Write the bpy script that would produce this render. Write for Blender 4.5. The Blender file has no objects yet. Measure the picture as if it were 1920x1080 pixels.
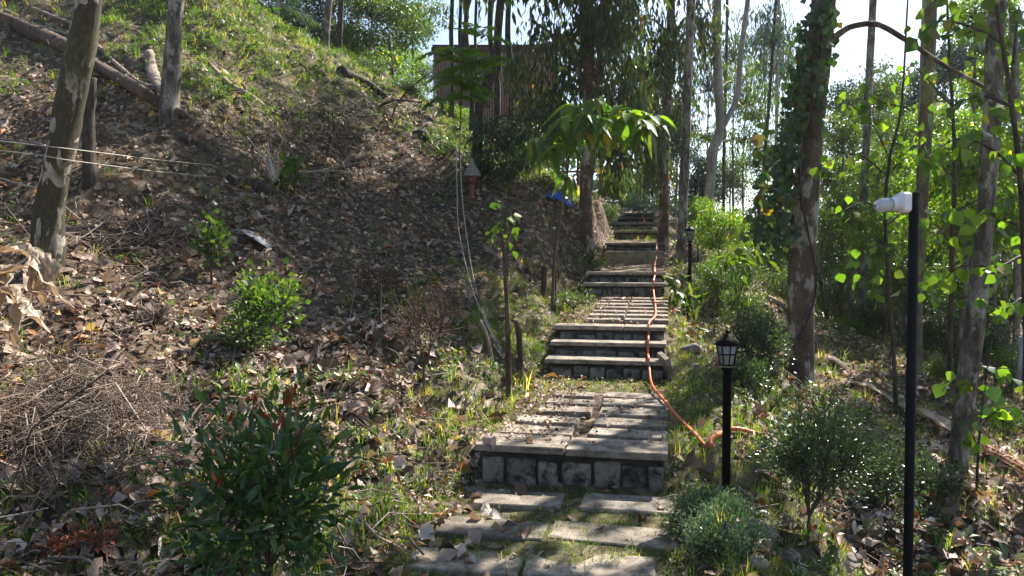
import bpy, bmesh, math, random
import numpy as np
from mathutils import Matrix, Vector

rad = math.radians
rng = np.random.default_rng(7)
random.seed(7)
SC = bpy.context.scene
COL = SC.collection

# ---------------------------------------------------------------- camera, sky, sun, exposure
PITCH = rad(2.0)
EYE = np.array([0.0, 0.0, 1.5])
FPX = 1400.0
cam_d = bpy.data.cameras.new('camera')
cam = bpy.data.objects.new('camera', cam_d)
COL.objects.link(cam)
cam.location = EYE
cam.rotation_euler = (rad(90) - PITCH, 0, 0)
cam_d.sensor_width = 36.0
cam_d.lens = FPX / 1920 * 36.0
cam_d.clip_start = 0.05
cam_d.clip_end = 2000
SC.camera = cam

SUN_AZ, SUN_EL = rad(39), rad(46)      # azimuth clockwise from +Y (the way the camera looks)
w = bpy.data.worlds.new('World')
SC.world = w
w.use_nodes = True
nt = w.node_tree
sky = nt.nodes.new('ShaderNodeTexSky')
sky.sky_type = 'NISHITA'
sky.sun_disc = False
sky.sun_elevation = SUN_EL
sky.sun_rotation = SUN_AZ
sky.dust_density = 1.0
sky.air_density = 1.0
bg = nt.nodes['Background']
nt.links.new(sky.outputs[0], bg.inputs[0])
bg.inputs[1].default_value = 0.078
sd = bpy.data.lights.new('sun', 'SUN')
sd.energy = 5.0
sd.angle = rad(0.6)
sd.color = (1.0, 0.95, 0.87)
sun = bpy.data.objects.new('sun', sd)
COL.objects.link(sun)
sdir = Vector((math.sin(SUN_AZ) * math.cos(SUN_EL), math.cos(SUN_AZ) * math.cos(SUN_EL), math.sin(SUN_EL)))
sun.rotation_euler = sdir.to_track_quat('Z', 'Y').to_euler()
sun.location = (10, 10, 20)
SC.view_settings.view_transform = 'Standard'
SC.view_settings.look = 'None'
SC.view_settings.gamma = 1.0
SC.view_settings.exposure = 1.62
SC.view_settings.use_curve_mapping = False

# ---------------------------------------------------------------- helpers
def ray(px, py):
    u, v = (px - 960) / FPX, (540 - py) / FPX
    c, s = math.cos(PITCH), math.sin(PITCH)
    return np.array([u, c + v * s, -s + v * c])

def U(px, py, Y):
    """point of the place that lies Y metres ahead in the direction of a picture position"""
    d = ray(px, py)
    return EYE + d * (Y / d[1])

def norm(a):
    return a / np.maximum(np.linalg.norm(a, axis=-1, keepdims=True), 1e-9)

def tag(o, label=None, cat=None, group=None, kind=None):
    if label: o['label'] = label
    if cat: o['category'] = cat
    if group: o['group'] = group
    if kind: o['kind'] = kind
    return o

def make_mesh(name, V, Fs, mats, rnd=None, smooth=False, mi=None):
    """V (n,3), Fs list of (m,k) index arrays, rnd per-vertex value, mi list of material index per F array"""
    me = bpy.data.meshes.new(name)
    V = np.asarray(V, dtype=np.float32)
    Fs = [np.asarray(f, dtype=np.int32) for f in Fs]
    keep = [i for i, f in enumerate(Fs) if len(f)]
    Fs2 = [Fs[i] for i in keep]
    me.vertices.add(len(V))
    me.vertices.foreach_set('co', V.ravel())
    loops = np.concatenate([f.ravel() for f in Fs2])
    sizes = np.concatenate([np.full(len(f), f.shape[1], np.int32) for f in Fs2])
    starts = np.concatenate([[0], np.cumsum(sizes)[:-1]]).astype(np.int32)
    me.loops.add(len(loops))
    me.loops.foreach_set('vertex_index', loops)
    me.polygons.add(len(sizes))
    me.polygons.foreach_set('loop_start', starts)
    if mi is not None:
        m = np.concatenate([np.full(len(Fs[i]), mi[i], np.int32) for i in keep])
        me.polygons.foreach_set('material_index', m)
    if smooth:
        me.polygons.foreach_set('use_smooth', np.ones(len(sizes), bool))
    if rnd is not None:
        at = me.attributes.new('rnd', 'FLOAT', 'POINT')
        at.data.foreach_set('value', np.asarray(rnd, np.float32))
    for m in (mats if isinstance(mats, (list, tuple)) else [mats]):
        me.materials.append(m)
    me.update(calc_edges=True)
    return me

def link(name, me, parent=None, loc=None, mat=None):
    o = bpy.data.objects.new(name, me)
    COL.objects.link(o)
    if parent: o.parent = parent
    if loc is not None: o.location = loc
    if mat is not None: o.matrix_local = mat
    return o

def empty(name, loc, rz=0):
    o = bpy.data.objects.new(name, None)
    COL.objects.link(o)
    o.location = Vector([float(v) for v in loc])
    o.rotation_euler = (0, 0, rz)
    o.empty_display_size = 0.2
    return o

class Geo:
    """collects geometry: verts, faces by size, per-vertex random value, material index"""
    def __init__(self):
        self.V, self.F, self.R, self.M, self.n = [], [], [], [], 0
    def add(self, V, Fs, r=0.5, mi=0):
        V = np.asarray(V, float).reshape(-1, 3)
        self.V.append(V)
        self.R.append(np.full(len(V), r) if np.isscalar(r) else np.asarray(r))
        for f in Fs:
            if len(f):
                self.F.append(np.asarray(f, np.int32) + self.n)
                self.M.append(mi)
        self.n += len(V)
    def mesh(self, name, mats, smooth=False, origin=None):
        V = np.concatenate(self.V)
        if origin is not None: V = V - np.asarray(origin)
        return make_mesh(name, V, self.F, mats, np.concatenate(self.R), smooth, self.M)

def frames(d, n):
    """matrices with columns side, length direction d, normal close to n"""
    y = norm(d)
    x = norm(np.cross(y, n) + 1e-6)
    z = np.cross(x, y)
    return np.stack([x, y, z], axis=-1)

def scatter(g, T, P, M, S, r=None, mi=0, rspread=0.0):
    tV, tF = T
    n = len(P)
    if n == 0: return
    S = np.asarray(S, float)
    if S.ndim == 1: S = S[:, None]
    loc = tV[None] * (S[:, None, :] if S.shape[1] == 3 else S[:, :, None])
    V = np.einsum('nij,nkj->nki', M, loc) + P[:, None, :]
    k = len(tV)
    off = (np.arange(n) * k)[:, None, None]
    Fs = [(f[None] + off).reshape(-1, f.shape[1]) for f in tF]
    if r is None: r = rng.random(n)
    g.add(V.reshape(-1, 3), Fs, np.repeat(r, k), mi)

def leafT(ws, fold=0.15, droop=0.2, curl=0.0, jag=0.0, seed=0):
    """leaf of length 1 along +y; ws: half widths of the interior rows"""
    rr = np.random.default_rng(seed)
    k = len(ws)
    V = [(0, 0, 0)]
    for i, wd in enumerate(ws):
        t = (i + 1) / (k + 1)
        z = -droop * t * t
        for sx in (-1, 0, 1):
            zz = z + (abs(sx) * fold * wd * 2) + curl * abs(sx) * math.sin(t * 5 + sx) * wd
            V.append((sx * wd * (1 + rr.uniform(-jag, jag)), t + rr.uniform(-jag, jag) * .1, zz + rr.uniform(-jag, jag) * .12))
    V.append((0, 1, -droop))
    tri = [(0, 2, 1), (0, 3, 2)]
    quad = []
    for i in range(k - 1):
        a = 1 + 3 * i
        quad += [(a, a + 1, a + 4, a + 3), (a + 1, a + 2, a + 5, a + 4)]
    a = 1 + 3 * (k - 1)
    e = len(V) - 1
    tri += [(a, a + 1, e), (a + 1, a + 2, e)]
    F = [np.array(tri)]
    if quad: F.append(np.array(quad))
    return np.array(V, float), F

def merge(parts):
    V, F3, F4, n = [], [], [], 0
    for v, fs in parts:
        V.append(v)
        for f in fs:
            (F3 if f.shape[1] == 3 else F4).append(f + n)
        n += len(v)
    out = []
    if F3: out.append(np.concatenate(F3))
    if F4: out.append(np.concatenate(F4))
    return np.concatenate(V), out

def place(T, M, p, s):
    return (T[0] * s) @ np.asarray(M).T + np.asarray(p), T[1]

L_OVAL = leafT([.2, .22], .2, .15)
L_OVAL1 = leafT([.26], .2, .15)
L_LANCE = leafT([.10, .135, .08], .25, .35)
L_LANCE1 = leafT([.13, .1], .2, .3)
L_LONG = leafT([.11, .16, .15, .08], .25, .55)
L_HEART = leafT([.42, .44, .22], .12, .12)
L_HEART1 = leafT([.44, .28], .12, .12)
D_LEAF = [leafT([.24, .38, .33, .16], -.35, .2, .9, .14, 1), leafT([.2, .33, .3, .15], .5, -.25, -.8, .16, 2),
          leafT([.32, .4, .3, .1], .3, .35, .6, .12, 3), leafT([.16, .26, .2, .08], .8, .1, 1.0, .14, 4)]
D_SMALL = [leafT([.34, .22], .5, .15, .5, .35, 5), leafT([.32], .5, -.1, .4, .3, 6), leafT([.16, .2], .6, .3, .5, .3, 7)]

def blade(h, wd, lean, ang, base=(0, 0)):
    c, s = math.cos(ang), math.sin(ang)
    pts = []
    for t in (0, .55, 1.0):
        o = lean * t * t
        pts.append((base[0] + c * o * h, base[1] + s * o * h, h * t * (1 - .25 * lean * t)))
    sx, sy = -s * wd, c * wd
    V = [(pts[0][0] - sx, pts[0][1] - sy, pts[0][2]), (pts[0][0] + sx, pts[0][1] + sy, pts[0][2]),
         (pts[1][0] - sx * .8, pts[1][1] - sy * .8, pts[1][2]), (pts[1][0] + sx * .8, pts[1][1] + sy * .8, pts[1][2]), pts[2]]
    return np.array(V), [np.array([(2, 3, 4)]), np.array([(0, 1, 3, 2)])]

def tuftT(seed, n=9, spread=.25, wd=.018, lean=.7):
    rr = random.Random(seed)
    return merge([blade(rr.uniform(.5, 1), wd * rr.uniform(.7, 1.3), rr.uniform(.1, lean * 1.4), rr.uniform(0, 6.28),
                        (rr.uniform(-spread, spread), rr.uniform(-spread, spread))) for _ in range(n)])
TUFTS = [tuftT(i) for i in range(5)]
TUFTS_S = [tuftT(20 + i, 7, .5, .03, .9) for i in range(3)]

def weedT(seed, n=7, leaf=L_OVAL1):
    rr = random.Random(seed)
    parts = []
    for i in range(n):
        a = rr.uniform(0, 6.28); el = rr.uniform(-.1, .9)
        d = np.array([math.cos(a) * math.cos(el), math.sin(a) * math.cos(el), math.sin(el)])
        M = frames(d[None], np.array([[0, 0, 1.0]]))[0]
        parts.append(place(leaf, M, d * rr.uniform(.05, .2) + np.array([0, 0, rr.uniform(0, .6)]), rr.uniform(.35, .6)))
    return merge(parts)
WEEDS = [weedT(i) for i in range(4)]

def frondT(n=14, ll=.28, wd=.03, droop=.35, seed=0, updroop=.3):
    """pinnate frond, length 1 along +y"""
    rr = random.Random(seed)
    parts = []
    rv = []
    for i in range(6):
        t = i / 5
        for a in (0, 2.1, 4.2):
            r_ = .008 * (1 - .8 * t)
            rv.append((math.cos(a) * r_, t, -droop * t * t + math.sin(a) * r_))
    rf = [(i * 3 + j, i * 3 + (j + 1) % 3, (i + 1) * 3 + (j + 1) % 3, (i + 1) * 3 + j) for i in range(5) for j in range(3)]
    parts.append((np.array(rv), [np.array(rf)]))
    for i in range(n):
        t = .12 + .86 * i / (n - 1)
        L = ll * (math.sin(math.pi * (t * .8 + .15))) * rr.uniform(.85, 1.1)
        for sx in (-1, 1):
            d = norm(np.array([sx * 1.0, .55, -updroop * rr.uniform(.3, 1.4)]))
            M = frames(d[None], np.array([[0, 0, 1.0]]))[0]
            v = np.array([(0, 0, 0), (-wd * 1.0, L * .45, 0), (wd, L * .45, 0), (0, L, -L * .2)])
            parts.append(((v @ M.T) + np.array([0, t, -droop * t * t]), [np.array([(0, 2, 1), (1, 2, 3)])]))
    return merge(parts)
FROND = [frondT(13, .34, .05, .5, i, .5) for i in range(2)]
PALM = [frondT(26, .42, .016, .5, i, .7) for i in range(2)]

def tube(g, pts, rads, sides=8, wob=0.0, r=.5, mi=0, cap=True, seed=0, lump=0.0):
    """tube along points; wob: radius unevenness"""
    P = np.asarray(pts, float)
    R = np.asarray(rads, float)
    n = len(P)
    d = np.gradient(P, axis=0)
    d = norm(d)
    rr = np.random.default_rng(seed + n)
    ref = np.array([1.0, .3, .1]) if abs(d[0][2]) > .6 else np.array([0, 0, 1.0])
    a = np.arange(sides) / sides * 2 * math.pi
    V = []
    ph = rr.uniform(0, 6.28, 4)
    for i in range(n):
        x = norm(np.cross(d[i], ref)); y = np.cross(d[i], x)
        q = R[i] * (1 + wob * (np.sin(a * 2 + ph[0] + i * .35) * .5 + np.sin(a * 3 + ph[1] - i * .6) * .35) + rr.uniform(-lump, lump, sides))
        V.append(P[i] + np.outer(np.cos(a) * q, x) + np.outer(np.sin(a) * q, y))
    V = np.concatenate(V)
    i0 = np.arange(n - 1)[:, None] * sides; j = np.arange(sides)[None]; j2 = (j + 1) % sides
    F = np.stack([i0 + j, i0 + j2, i0 + sides + j2, i0 + sides + j], -1).reshape(-1, 4)
    Fs = [F]
    if cap:
        V = np.concatenate([V, P[:1], P[-1:]])
        c0, c1 = n * sides, n * sides + 1
        jj = np.arange(sides); k2 = (jj + 1) % sides
        Fs.append(np.concatenate([np.stack([np.full(sides, c0), k2, jj], -1), np.stack([np.full(sides, c1), (n - 1) * sides + jj, (n - 1) * sides + k2], -1)]))
    g.add(V, Fs, r, mi)

def smoothpath(pts, m):
    """Catmull-Rom through pts with m steps per span"""
    P = np.asarray(pts, float)
    Q = np.concatenate([[2 * P[0] - P[1]], P, [2 * P[-1] - P[-2]]])
    out = []
    for i in range(len(P) - 1):
        a, b, c, d = Q[i], Q[i + 1], Q[i + 2], Q[i + 3]
        for k in range(m):
            t = k / m
            out.append(.5 * ((2 * b) + (-a + c) * t + (2 * a - 5 * b + 4 * c - d) * t * t + (-a + 3 * b - 3 * c + d) * t ** 3))
    out.append(P[-1])
    return np.array(out)

# ---------------------------------------------------------------- materials
def mat_new(name):
    m = bpy.data.materials.new(name)
    m.use_nodes = True
    return m, m.node_tree, m.node_tree.nodes['Principled BSDF'], m.node_tree.nodes['Material Output']

def ramp(nt, stops, interp='LINEAR'):
    n = nt.nodes.new('ShaderNodeValToRGB')
    n.color_ramp.interpolation = interp
    e = n.color_ramp.elements
    while len(e) < len(stops): e.new(0.5)
    for i, (p, c) in enumerate(stops):
        e[i].position = p
        e[i].color = (*c, 1) if len(c) == 3 else c
    return n

def rnd_node(nt):
    a = nt.nodes.new('ShaderNodeAttribute'); a.attribute_name = 'rnd'
    o = nt.nodes.new('ShaderNodeObjectInfo')
    s = nt.nodes.new('ShaderNodeMath'); s.operation = 'ADD'
    f = nt.nodes.new('ShaderNodeMath'); f.operation = 'FRACT'
    nt.links.new(a.outputs['Fac'], s.inputs[0]); nt.links.new(o.outputs['Random'], s.inputs[1])
    nt.links.new(s.outputs[0], f.inputs[0])
    return f

def mixc(nt, fac, a, b, mode='MIX'):
    n = nt.nodes.new('ShaderNodeMix'); n.data_type = 'RGBA'; n.blend_type = mode
    for sock, v in ((n.inputs[0], fac), (n.inputs[6], a), (n.inputs[7], b)):
        if hasattr(v, 'links') or hasattr(v, 'is_linked'): nt.links.new(v, sock)
        elif isinstance(v, (int, float)): sock.default_value = v
        else: sock.default_value = (*v, 1)
    return n.outputs[2]

def noise(nt, scale, detail=4, rough=.6, vec=None, dist=0):
    n = nt.nodes.new('ShaderNodeTexNoise')
    n.inputs['Scale'].default_value = scale; n.inputs['Detail'].default_value = detail
    n.inputs['Roughness'].default_value = rough; n.inputs['Distortion'].default_value = dist
    if vec is not None: nt.links.new(vec, n.inputs['Vector'])
    return n

def objco(nt, scale=(1, 1, 1)):
    t = nt.nodes.new('ShaderNodeTexCoord')
    m = nt.nodes.new('ShaderNodeMapping'); m.inputs['Scale'].default_value = scale
    nt.links.new(t.outputs['Object'], m.inputs['Vector'])
    return m.outputs[0]

def bump(nt, h, strength, dist, bsdf):
    b = nt.nodes.new('ShaderNodeBump'); b.inputs['Strength'].default_value = strength; b.inputs['Distance'].default_value = dist
    nt.links.new(h, b.inputs['Height']); nt.links.new(b.outputs[0], bsdf.inputs['Normal'])

def leaf_mat(name, stops, trans=.45, tcol=(1.5, 1.6, .45), rough=.45, spec=.5, noise_s=30, interp='LINEAR'):
    m, nt, b, out = mat_new(name)
    f = rnd_node(nt)
    rp = ramp(nt, stops, interp)
    nt.links.new(f.outputs[0], rp.inputs[0])
    nz = noise(nt, noise_s, 3, .6, objco(nt))
    mr = nt.nodes.new('ShaderNodeMapRange')
    mr.inputs['From Min'].default_value = .3; mr.inputs['From Max'].default_value = .7
    mr.inputs['To Min'].default_value = .72; mr.inputs['To Max'].default_value = 1.25
    nt.links.new(nz.outputs['Fac'], mr.inputs['Value'])
    col = mixc(nt, 1.0, rp.outputs[0], mr.outputs[0], 'MULTIPLY')
    nt.links.new(col, b.inputs['Base Color'])
    b.inputs['Roughness'].default_value = rough
    b.inputs['Specular IOR Level'].default_value = spec
    if trans > 0:
        t = nt.nodes.new('ShaderNodeBsdfTranslucent')
        tc = mixc(nt, 1.0, col, tcol, 'MULTIPLY')
        nt.links.new(tc, t.inputs[0])
        mx = nt.nodes.new('ShaderNodeMixShader'); mx.inputs[0].default_value = trans
        nt.links.new(b.outputs[0], mx.inputs[1]); nt.links.new(t.outputs[0], mx.inputs[2])
        nt.links.new(mx.outputs[0], out.inputs[0])
    return m

def bark_mat(name, dark, light, patch=(0.45, .5), scale=9, zs=.35, lichen=None, bumps=.5, fine=60, lscale=5):
    m, nt, b, out = mat_new(name)
    co = objco(nt, (1, 1, zs))
    n1 = noise(nt, scale, 5, .55, co, .6)
    r1 = ramp(nt, [(patch[0], (0, 0, 0)), (patch[1], (1, 1, 1))])
    nt.links.new(n1.outputs['Fac'], r1.inputs[0])
    n2 = noise(nt, fine, 4, .7, objco(nt, (1, 1, .4)))
    r2 = ramp(nt, [(.3, (.55, .55, .55)), (.7, (1.3, 1.3, 1.3))])
    nt.links.new(n2.outputs['Fac'], r2.inputs[0])
    c = mixc(nt, r1.outputs[0], dark, light)
    if lichen is not None:
        n3 = noise(nt, lscale, 4, .6, objco(nt, (1, 1, .5)))
        r3 = ramp(nt, [(.52, (0, 0, 0)), (.6, (1, 1, 1))])
        nt.links.new(n3.outputs['Fac'], r3.inputs[0])
        c = mixc(nt, r3.outputs[0], c, lichen)
    c = mixc(nt, 1.0, c, r2.outputs[0], 'MULTIPLY')
    nt.links.new(c, b.inputs['Base Color'])
    b.inputs['Roughness'].default_value = .85
    b.inputs['Specular IOR Level'].default_value = .25
    ad = nt.nodes.new('ShaderNodeMath'); ad.operation = 'ADD'
    nt.links.new(n2.outputs['Fac'], ad.inputs[0]); nt.links.new(r1.outputs[0], ad.inputs[1])
    bump(nt, ad.outputs[0], bumps, .01, b)
    return m

def simple_mat(name, col, rough=.5, metal=0, spec=.5, var=0.0, vs=20, bumps=0.0):
    m, nt, b, out = mat_new(name)
    if var:
        n = noise(nt, vs, 5, .65, objco(nt))
        r = ramp(nt, [(.3, tuple(c * (1 - var) for c in col)), (.7, tuple(min(1, c * (1 + var)) for c in col))])
        nt.links.new(n.outputs['Fac'], r.inputs[0]); nt.links.new(r.outputs[0], b.inputs['Base Color'])
        if bumps: bump(nt, n.outputs['Fac'], bumps, .01, b)
    else:
        b.inputs['Base Color'].default_value = (*col, 1)
    b.inputs['Roughness'].default_value = rough; b.inputs['Metallic'].default_value = metal
    b.inputs['Specular IOR Level'].default_value = spec
    return m

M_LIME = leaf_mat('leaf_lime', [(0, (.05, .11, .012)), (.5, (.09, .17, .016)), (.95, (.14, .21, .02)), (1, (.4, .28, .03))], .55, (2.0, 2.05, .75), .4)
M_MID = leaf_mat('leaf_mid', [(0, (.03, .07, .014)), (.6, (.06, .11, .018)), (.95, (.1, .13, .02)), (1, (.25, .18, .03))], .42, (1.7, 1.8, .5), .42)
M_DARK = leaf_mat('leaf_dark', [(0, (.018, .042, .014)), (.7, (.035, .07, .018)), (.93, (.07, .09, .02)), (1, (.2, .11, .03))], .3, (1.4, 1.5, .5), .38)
M_DRYDARK = leaf_mat('leaf_dark_dry', [(0, (.025, .045, .018)), (.7, (.05, .088, .024)), (.92, (.09, .10, .03)), (1, (.2, .12, .045))], .42, (1.8, 1.7, .6), .42)
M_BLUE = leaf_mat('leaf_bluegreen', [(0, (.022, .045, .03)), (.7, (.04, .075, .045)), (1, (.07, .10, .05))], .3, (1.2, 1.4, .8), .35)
M_GLOSS = leaf_mat('leaf_gloss', [(0, (.022, .06, .018)), (.7, (.045, .10, .026)), (1, (.085, .14, .035))], .32, (1.6, 1.7, .5), .33, .5)
M_REDLEAF = leaf_mat('leaf_redtip', [(0, (.14, .03, .018)), (.6, (.2, .05, .02)), (1, (.09, .08, .02))], .4, (1.8, .9, .5), .35)
M_MAROON = leaf_mat('leaf_maroon', [(0, (.045, .022, .02)), (.6, (.085, .038, .03)), (1, (.12, .075, .045))], .3, (1.4, .9, .6), .65, .25)
M_SILVER = leaf_mat('leaf_silver', [(0, (.022, .045, .02)), (.6, (.05, .085, .035)), (1, (.10, .14, .06))], .3, (1.5, 1.7, .6), .3, .6)
M_PALEGREEN = leaf_mat('leaf_palegreen', [(0, (.06, .10, .065)), (.6, (.11, .165, .11)), (1, (.17, .22, .15))], .3, (1.4, 1.6, .7), .35, .5)
M_GRASS = leaf_mat('grass_blade', [(0, (.04, .09, .014)), (.5, (.115, .19, .028)), (.8, (.19, .25, .05)), (.9, (.27, .26, .09)), (1, (.4, .34, .18))], .5, (2.0, 2.0, .5), .5, .4)
M_WEED = leaf_mat('weed_leaf', [(0, (.035, .075, .018)), (.7, (.075, .125, .03)), (1, (.13, .17, .05))], .4, (1.8, 1.9, .5), .45)
M_YELLOW = leaf_mat('leaf_yellow', [(0, (.48, .36, .03)), (1, (.5, .22, .02))], .45, (1.3, 1.2, .6), .5)
M_LITTER = leaf_mat('dead_leaf', [(0, (.07, .042, .028)), (.25, (.16, .10, .068)), (.55, (.28, .195, .14)), (.8, (.42, .32, .245)), (.9, (.56, .46, .38)), (.92, (.3, .10, .04)), (.965, (.36, .17, .06)), (1, (.45, .34, .10))], .14, (1.2, .9, .6), .65, .3, 45)
M_DEAD_PALE = leaf_mat('dead_leaf_pale', [(0, (.28, .2, .16)), (.5, (.43, .34, .285)), (1, (.56, .48, .42))], .15, (1.2, .9, .6), .6, .3, 45)
M_DEAD_RED = leaf_mat('dead_leaf_red', [(0, (.16, .05, .028)), (1, (.28, .10, .04))], .25, (1.4, .8, .4), .6, .3, 45)
M_STRAW = leaf_mat('dry_twig', [(0, (.06, .042, .032)), (.6, (.14, .10, .075)), (1, (.3, .24, .19))], 0, rough=.8, spec=.2)
M_SHEATH = leaf_mat('dry_sheath', [(0, (.33, .25, .175)), (.6, (.42, .34, .255)), (1, (.5, .43, .34))], .2, (1.2, 1.0, .7), .6, .3, 18)
M_ORFIBRE = leaf_mat('orange_fibre', [(0, (.28, .11, .04)), (1, (.42, .22, .10))], .15, (1.2, 1, .6), .6, .3)

M_BARK_MOT = bark_mat('bark_mottled', (.055, .046, .028), (.32, .28, .22), (.52, .54), 7, .45, (.09, .08, .04), .4, 50, 3)
M_BARK_GREY = bark_mat('bark_grey', (.055, .046, .034), (.17, .15, .12), (.4, .6), 14, .3, (.27, .25, .21), .5, 70, 9)
M_BARK_DARK = bark_mat('bark_dark', (.035, .026, .02), (.085, .066, .05), (.4, .6), 18, .2, None, .7, 60)
M_BARK_RED = bark_mat('bark_redbrown', (.07, .038, .024), (.14, .085, .055), (.4, .62), 6, .8, (.33, .29, .24), .5, 60, 6)
M_BARK_PALE = bark_mat('bark_pale', (.22, .19, .165), (.36, .32, .29), (.4, .6), 5, .3, None, .3, 40)
M_WOOD = bark_mat('log_wood', (.05, .033, .024), (.15, .10, .07), (.35, .65), 10, .3, None, .7, 60)
M_WOODPALE = bark_mat('branch_dry', (.18, .135, .10), (.34, .27, .21), (.35, .65), 10, .3, None, .6, 60)
M_TWIG = simple_mat('twig_bark', (.07, .05, .036), .8, var=.4)
M_BLACK = simple_mat('black_paint', (.008, .008, .009), .6, spec=.08)
M_WHITEP = simple_mat('white_plastic', (.72, .73, .75), .4, var=.08, vs=30)
M_HOSE = simple_mat('hose_orange', (.62, .13, .045), .45, var=.15, vs=8)
M_BLUEP = simple_mat('blue_plastic', (.015, .06, .38), .4, var=.25, vs=10)
M_ROPE = simple_mat('rope', (.38, .34, .27), .8, var=.2)
M_CABLE = simple_mat('black_pipe', (.02, .018, .018), .5)
M_ROCK = simple_mat('rock', (.17, .145, .12), .85, var=.45, vs=14, bumps=.7)
M_REDPAINT = simple_mat('red_brown_wood', (.16, .05, .035), .6, var=.25)
M_CLAD = simple_mat('cladding', (.30, .185, .145), .6, var=.25, vs=6)
M_CLADDARK = simple_mat('building_wall', (.06, .035, .028), .8, var=.2)
M_REDWALL = simple_mat('building_redwall', (.2, .075, .045), .7, var=.15)
M_ROOFT = simple_mat('corrugated_sheet', (.2, .21, .22), .55, metal=.2, var=.2)

def concrete_mat(name, a, b_, stain, bumps=.35):
    m, nt, b, out = mat_new(name)
    co = objco(nt)
    oi = nt.nodes.new('ShaderNodeObjectInfo')
    va = nt.nodes.new('ShaderNodeVectorMath'); va.operation = 'ADD'
    cx = nt.nodes.new('ShaderNodeCombineXYZ')
    mu = nt.nodes.new('ShaderNodeMath'); mu.operation = 'MULTIPLY'; mu.inputs[1].default_value = 37.0
    nt.links.new(oi.outputs['Random'], mu.inputs[0]); nt.links.new(mu.outputs[0], cx.inputs[0]); nt.links.new(mu.outputs[0], cx.inputs[2])
    nt.links.new(co, va.inputs[0]); nt.links.new(cx.outputs[0], va.inputs[1])
    n1 = noise(nt, 4, 6, .65, va.outputs[0]); n2 = noise(nt, 90, 4, .75, va.outputs[0]); n3 = noise(nt, 9, 5, .7, va.outputs[0], .5)
    r1 = ramp(nt, [(.35, a), (.65, b_)]); nt.links.new(n1.outputs['Fac'], r1.inputs[0])
    r3 = ramp(nt, [(.44, (0, 0, 0)), (.6, (1, 1, 1))]); nt.links.new(n3.outputs['Fac'], r3.inputs[0])
    c = mixc(nt, r3.outputs[0], r1.outputs[0], stain)
    r2 = ramp(nt, [(.35, (.7, .7, .7)), (.65, (1.2, 1.2, 1.2))]); nt.links.new(n2.outputs['Fac'], r2.inputs[0])
    c = mixc(nt, 1.0, c, r2.outputs[0], 'MULTIPLY')
    hv = nt.nodes.new('ShaderNodeMapRange'); hv.inputs['To Min'].default_value = .75; hv.inputs['To Max'].default_value = 1.25
    nt.links.new(oi.outputs['Random'], hv.inputs['Value'])
    c = mixc(nt, 1.0, c, hv.outputs[0], 'MULTIPLY')
    nt.links.new(c, b.inputs['Base Color'])
    b.inputs['Roughness'].default_value = .85; b.inputs['Specular IOR Level'].default_value = .3
    bump(nt, n2.outputs['Fac'], bumps, .006, b)
    return m
M_SLAB = concrete_mat('paving_slab', (.235, .19, .15), (.34, .29, .235), (.13, .105, .075))
M_BLOCK = concrete_mat('step_block', (.13, .115, .09), (.3, .27, .22), (.03, .027, .021), .9)
M_MORTAR = concrete_mat('step_mortar', (.032, .028, .023), (.06, .052, .043), (.018, .016, .013), .8)
M_TANCONC = concrete_mat('step_tan', (.30, .22, .14), (.38, .29, .19), (.2, .15, .10), .5)

def ground_mat():
    m, nt, b, out = mat_new('soil')
    g = nt.nodes.new('ShaderNodeNewGeometry')
    n1 = noise(nt, .8, 6, .6, g.outputs['Position']); n2 = noise(nt, 14, 8, .75, g.outputs['Position'])
    v = nt.nodes.new('ShaderNodeTexVoronoi'); v.inputs['Scale'].default_value = 17
    nt.links.new(g.outputs['Position'], v.inputs['Vector'])
    r1 = ramp(nt, [(.3, (.035, .024, .018)), (.6, (.085, .057, .042)), (.8, (.13, .095, .07))])
    nt.links.new(n1.outputs['Fac'], r1.inputs[0])
    r2 = ramp(nt, [(.3, (.45, .45, .45)), (.7, (1.5, 1.45, 1.4))]); nt.links.new(n2.outputs['Fac'], r2.inputs[0])
    c = mixc(nt, 1.0, r1.outputs[0], r2.outputs[0], 'MULTIPLY')
    # dead-leaf flecks
    sp = nt.nodes.new('ShaderNodeSeparateColor'); nt.links.new(v.outputs['Color'], sp.inputs[0])
    r3 = ramp(nt, [(.4, (0, 0, 0)), (.45, (1, 1, 1))]); nt.links.new(sp.outputs[0], r3.inputs[0])
    r4 = ramp(nt, [(0, (.06, .038, .026)), (.5, (.15, .10, .07)), (1, (.36, .28, .21))]); nt.links.new(sp.outputs[1], r4.inputs[0])
    mu = nt.nodes.new('ShaderNodeMath'); mu.operation = 'MULTIPLY'; mu.inputs[1].default_value = .75
    nt.links.new(r3.outputs[0], mu.inputs[0])
    c = mixc(nt, mu.outputs[0], c, r4.outputs[0])
    ga = nt.nodes.new('ShaderNodeAttribute'); ga.attribute_name = 'green'
    r5 = ramp(nt, [(.35, (0, 0, 0)), (.7, (1, 1, 1))]); nt.links.new(n2.outputs['Fac'], r5.inputs[0])
    gm_ = nt.nodes.new('ShaderNodeMath'); gm_.operation = 'MULTIPLY'; nt.links.new(r5.outputs[0], gm_.inputs[0]); nt.links.new(ga.outputs['Fac'], gm_.inputs[1])
    c = mixc(nt, gm_.outputs[0], c, (.10, .135, .035))
    nt.links.new(c, b.inputs['Base Color'])
    b.inputs['Roughness'].default_value = .95; b.inputs['Specular IOR Level'].default_value = .15
    bump(nt, n2.outputs['Fac'], .9, .03, b)
    return m
M_SOIL = ground_mat()

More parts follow.
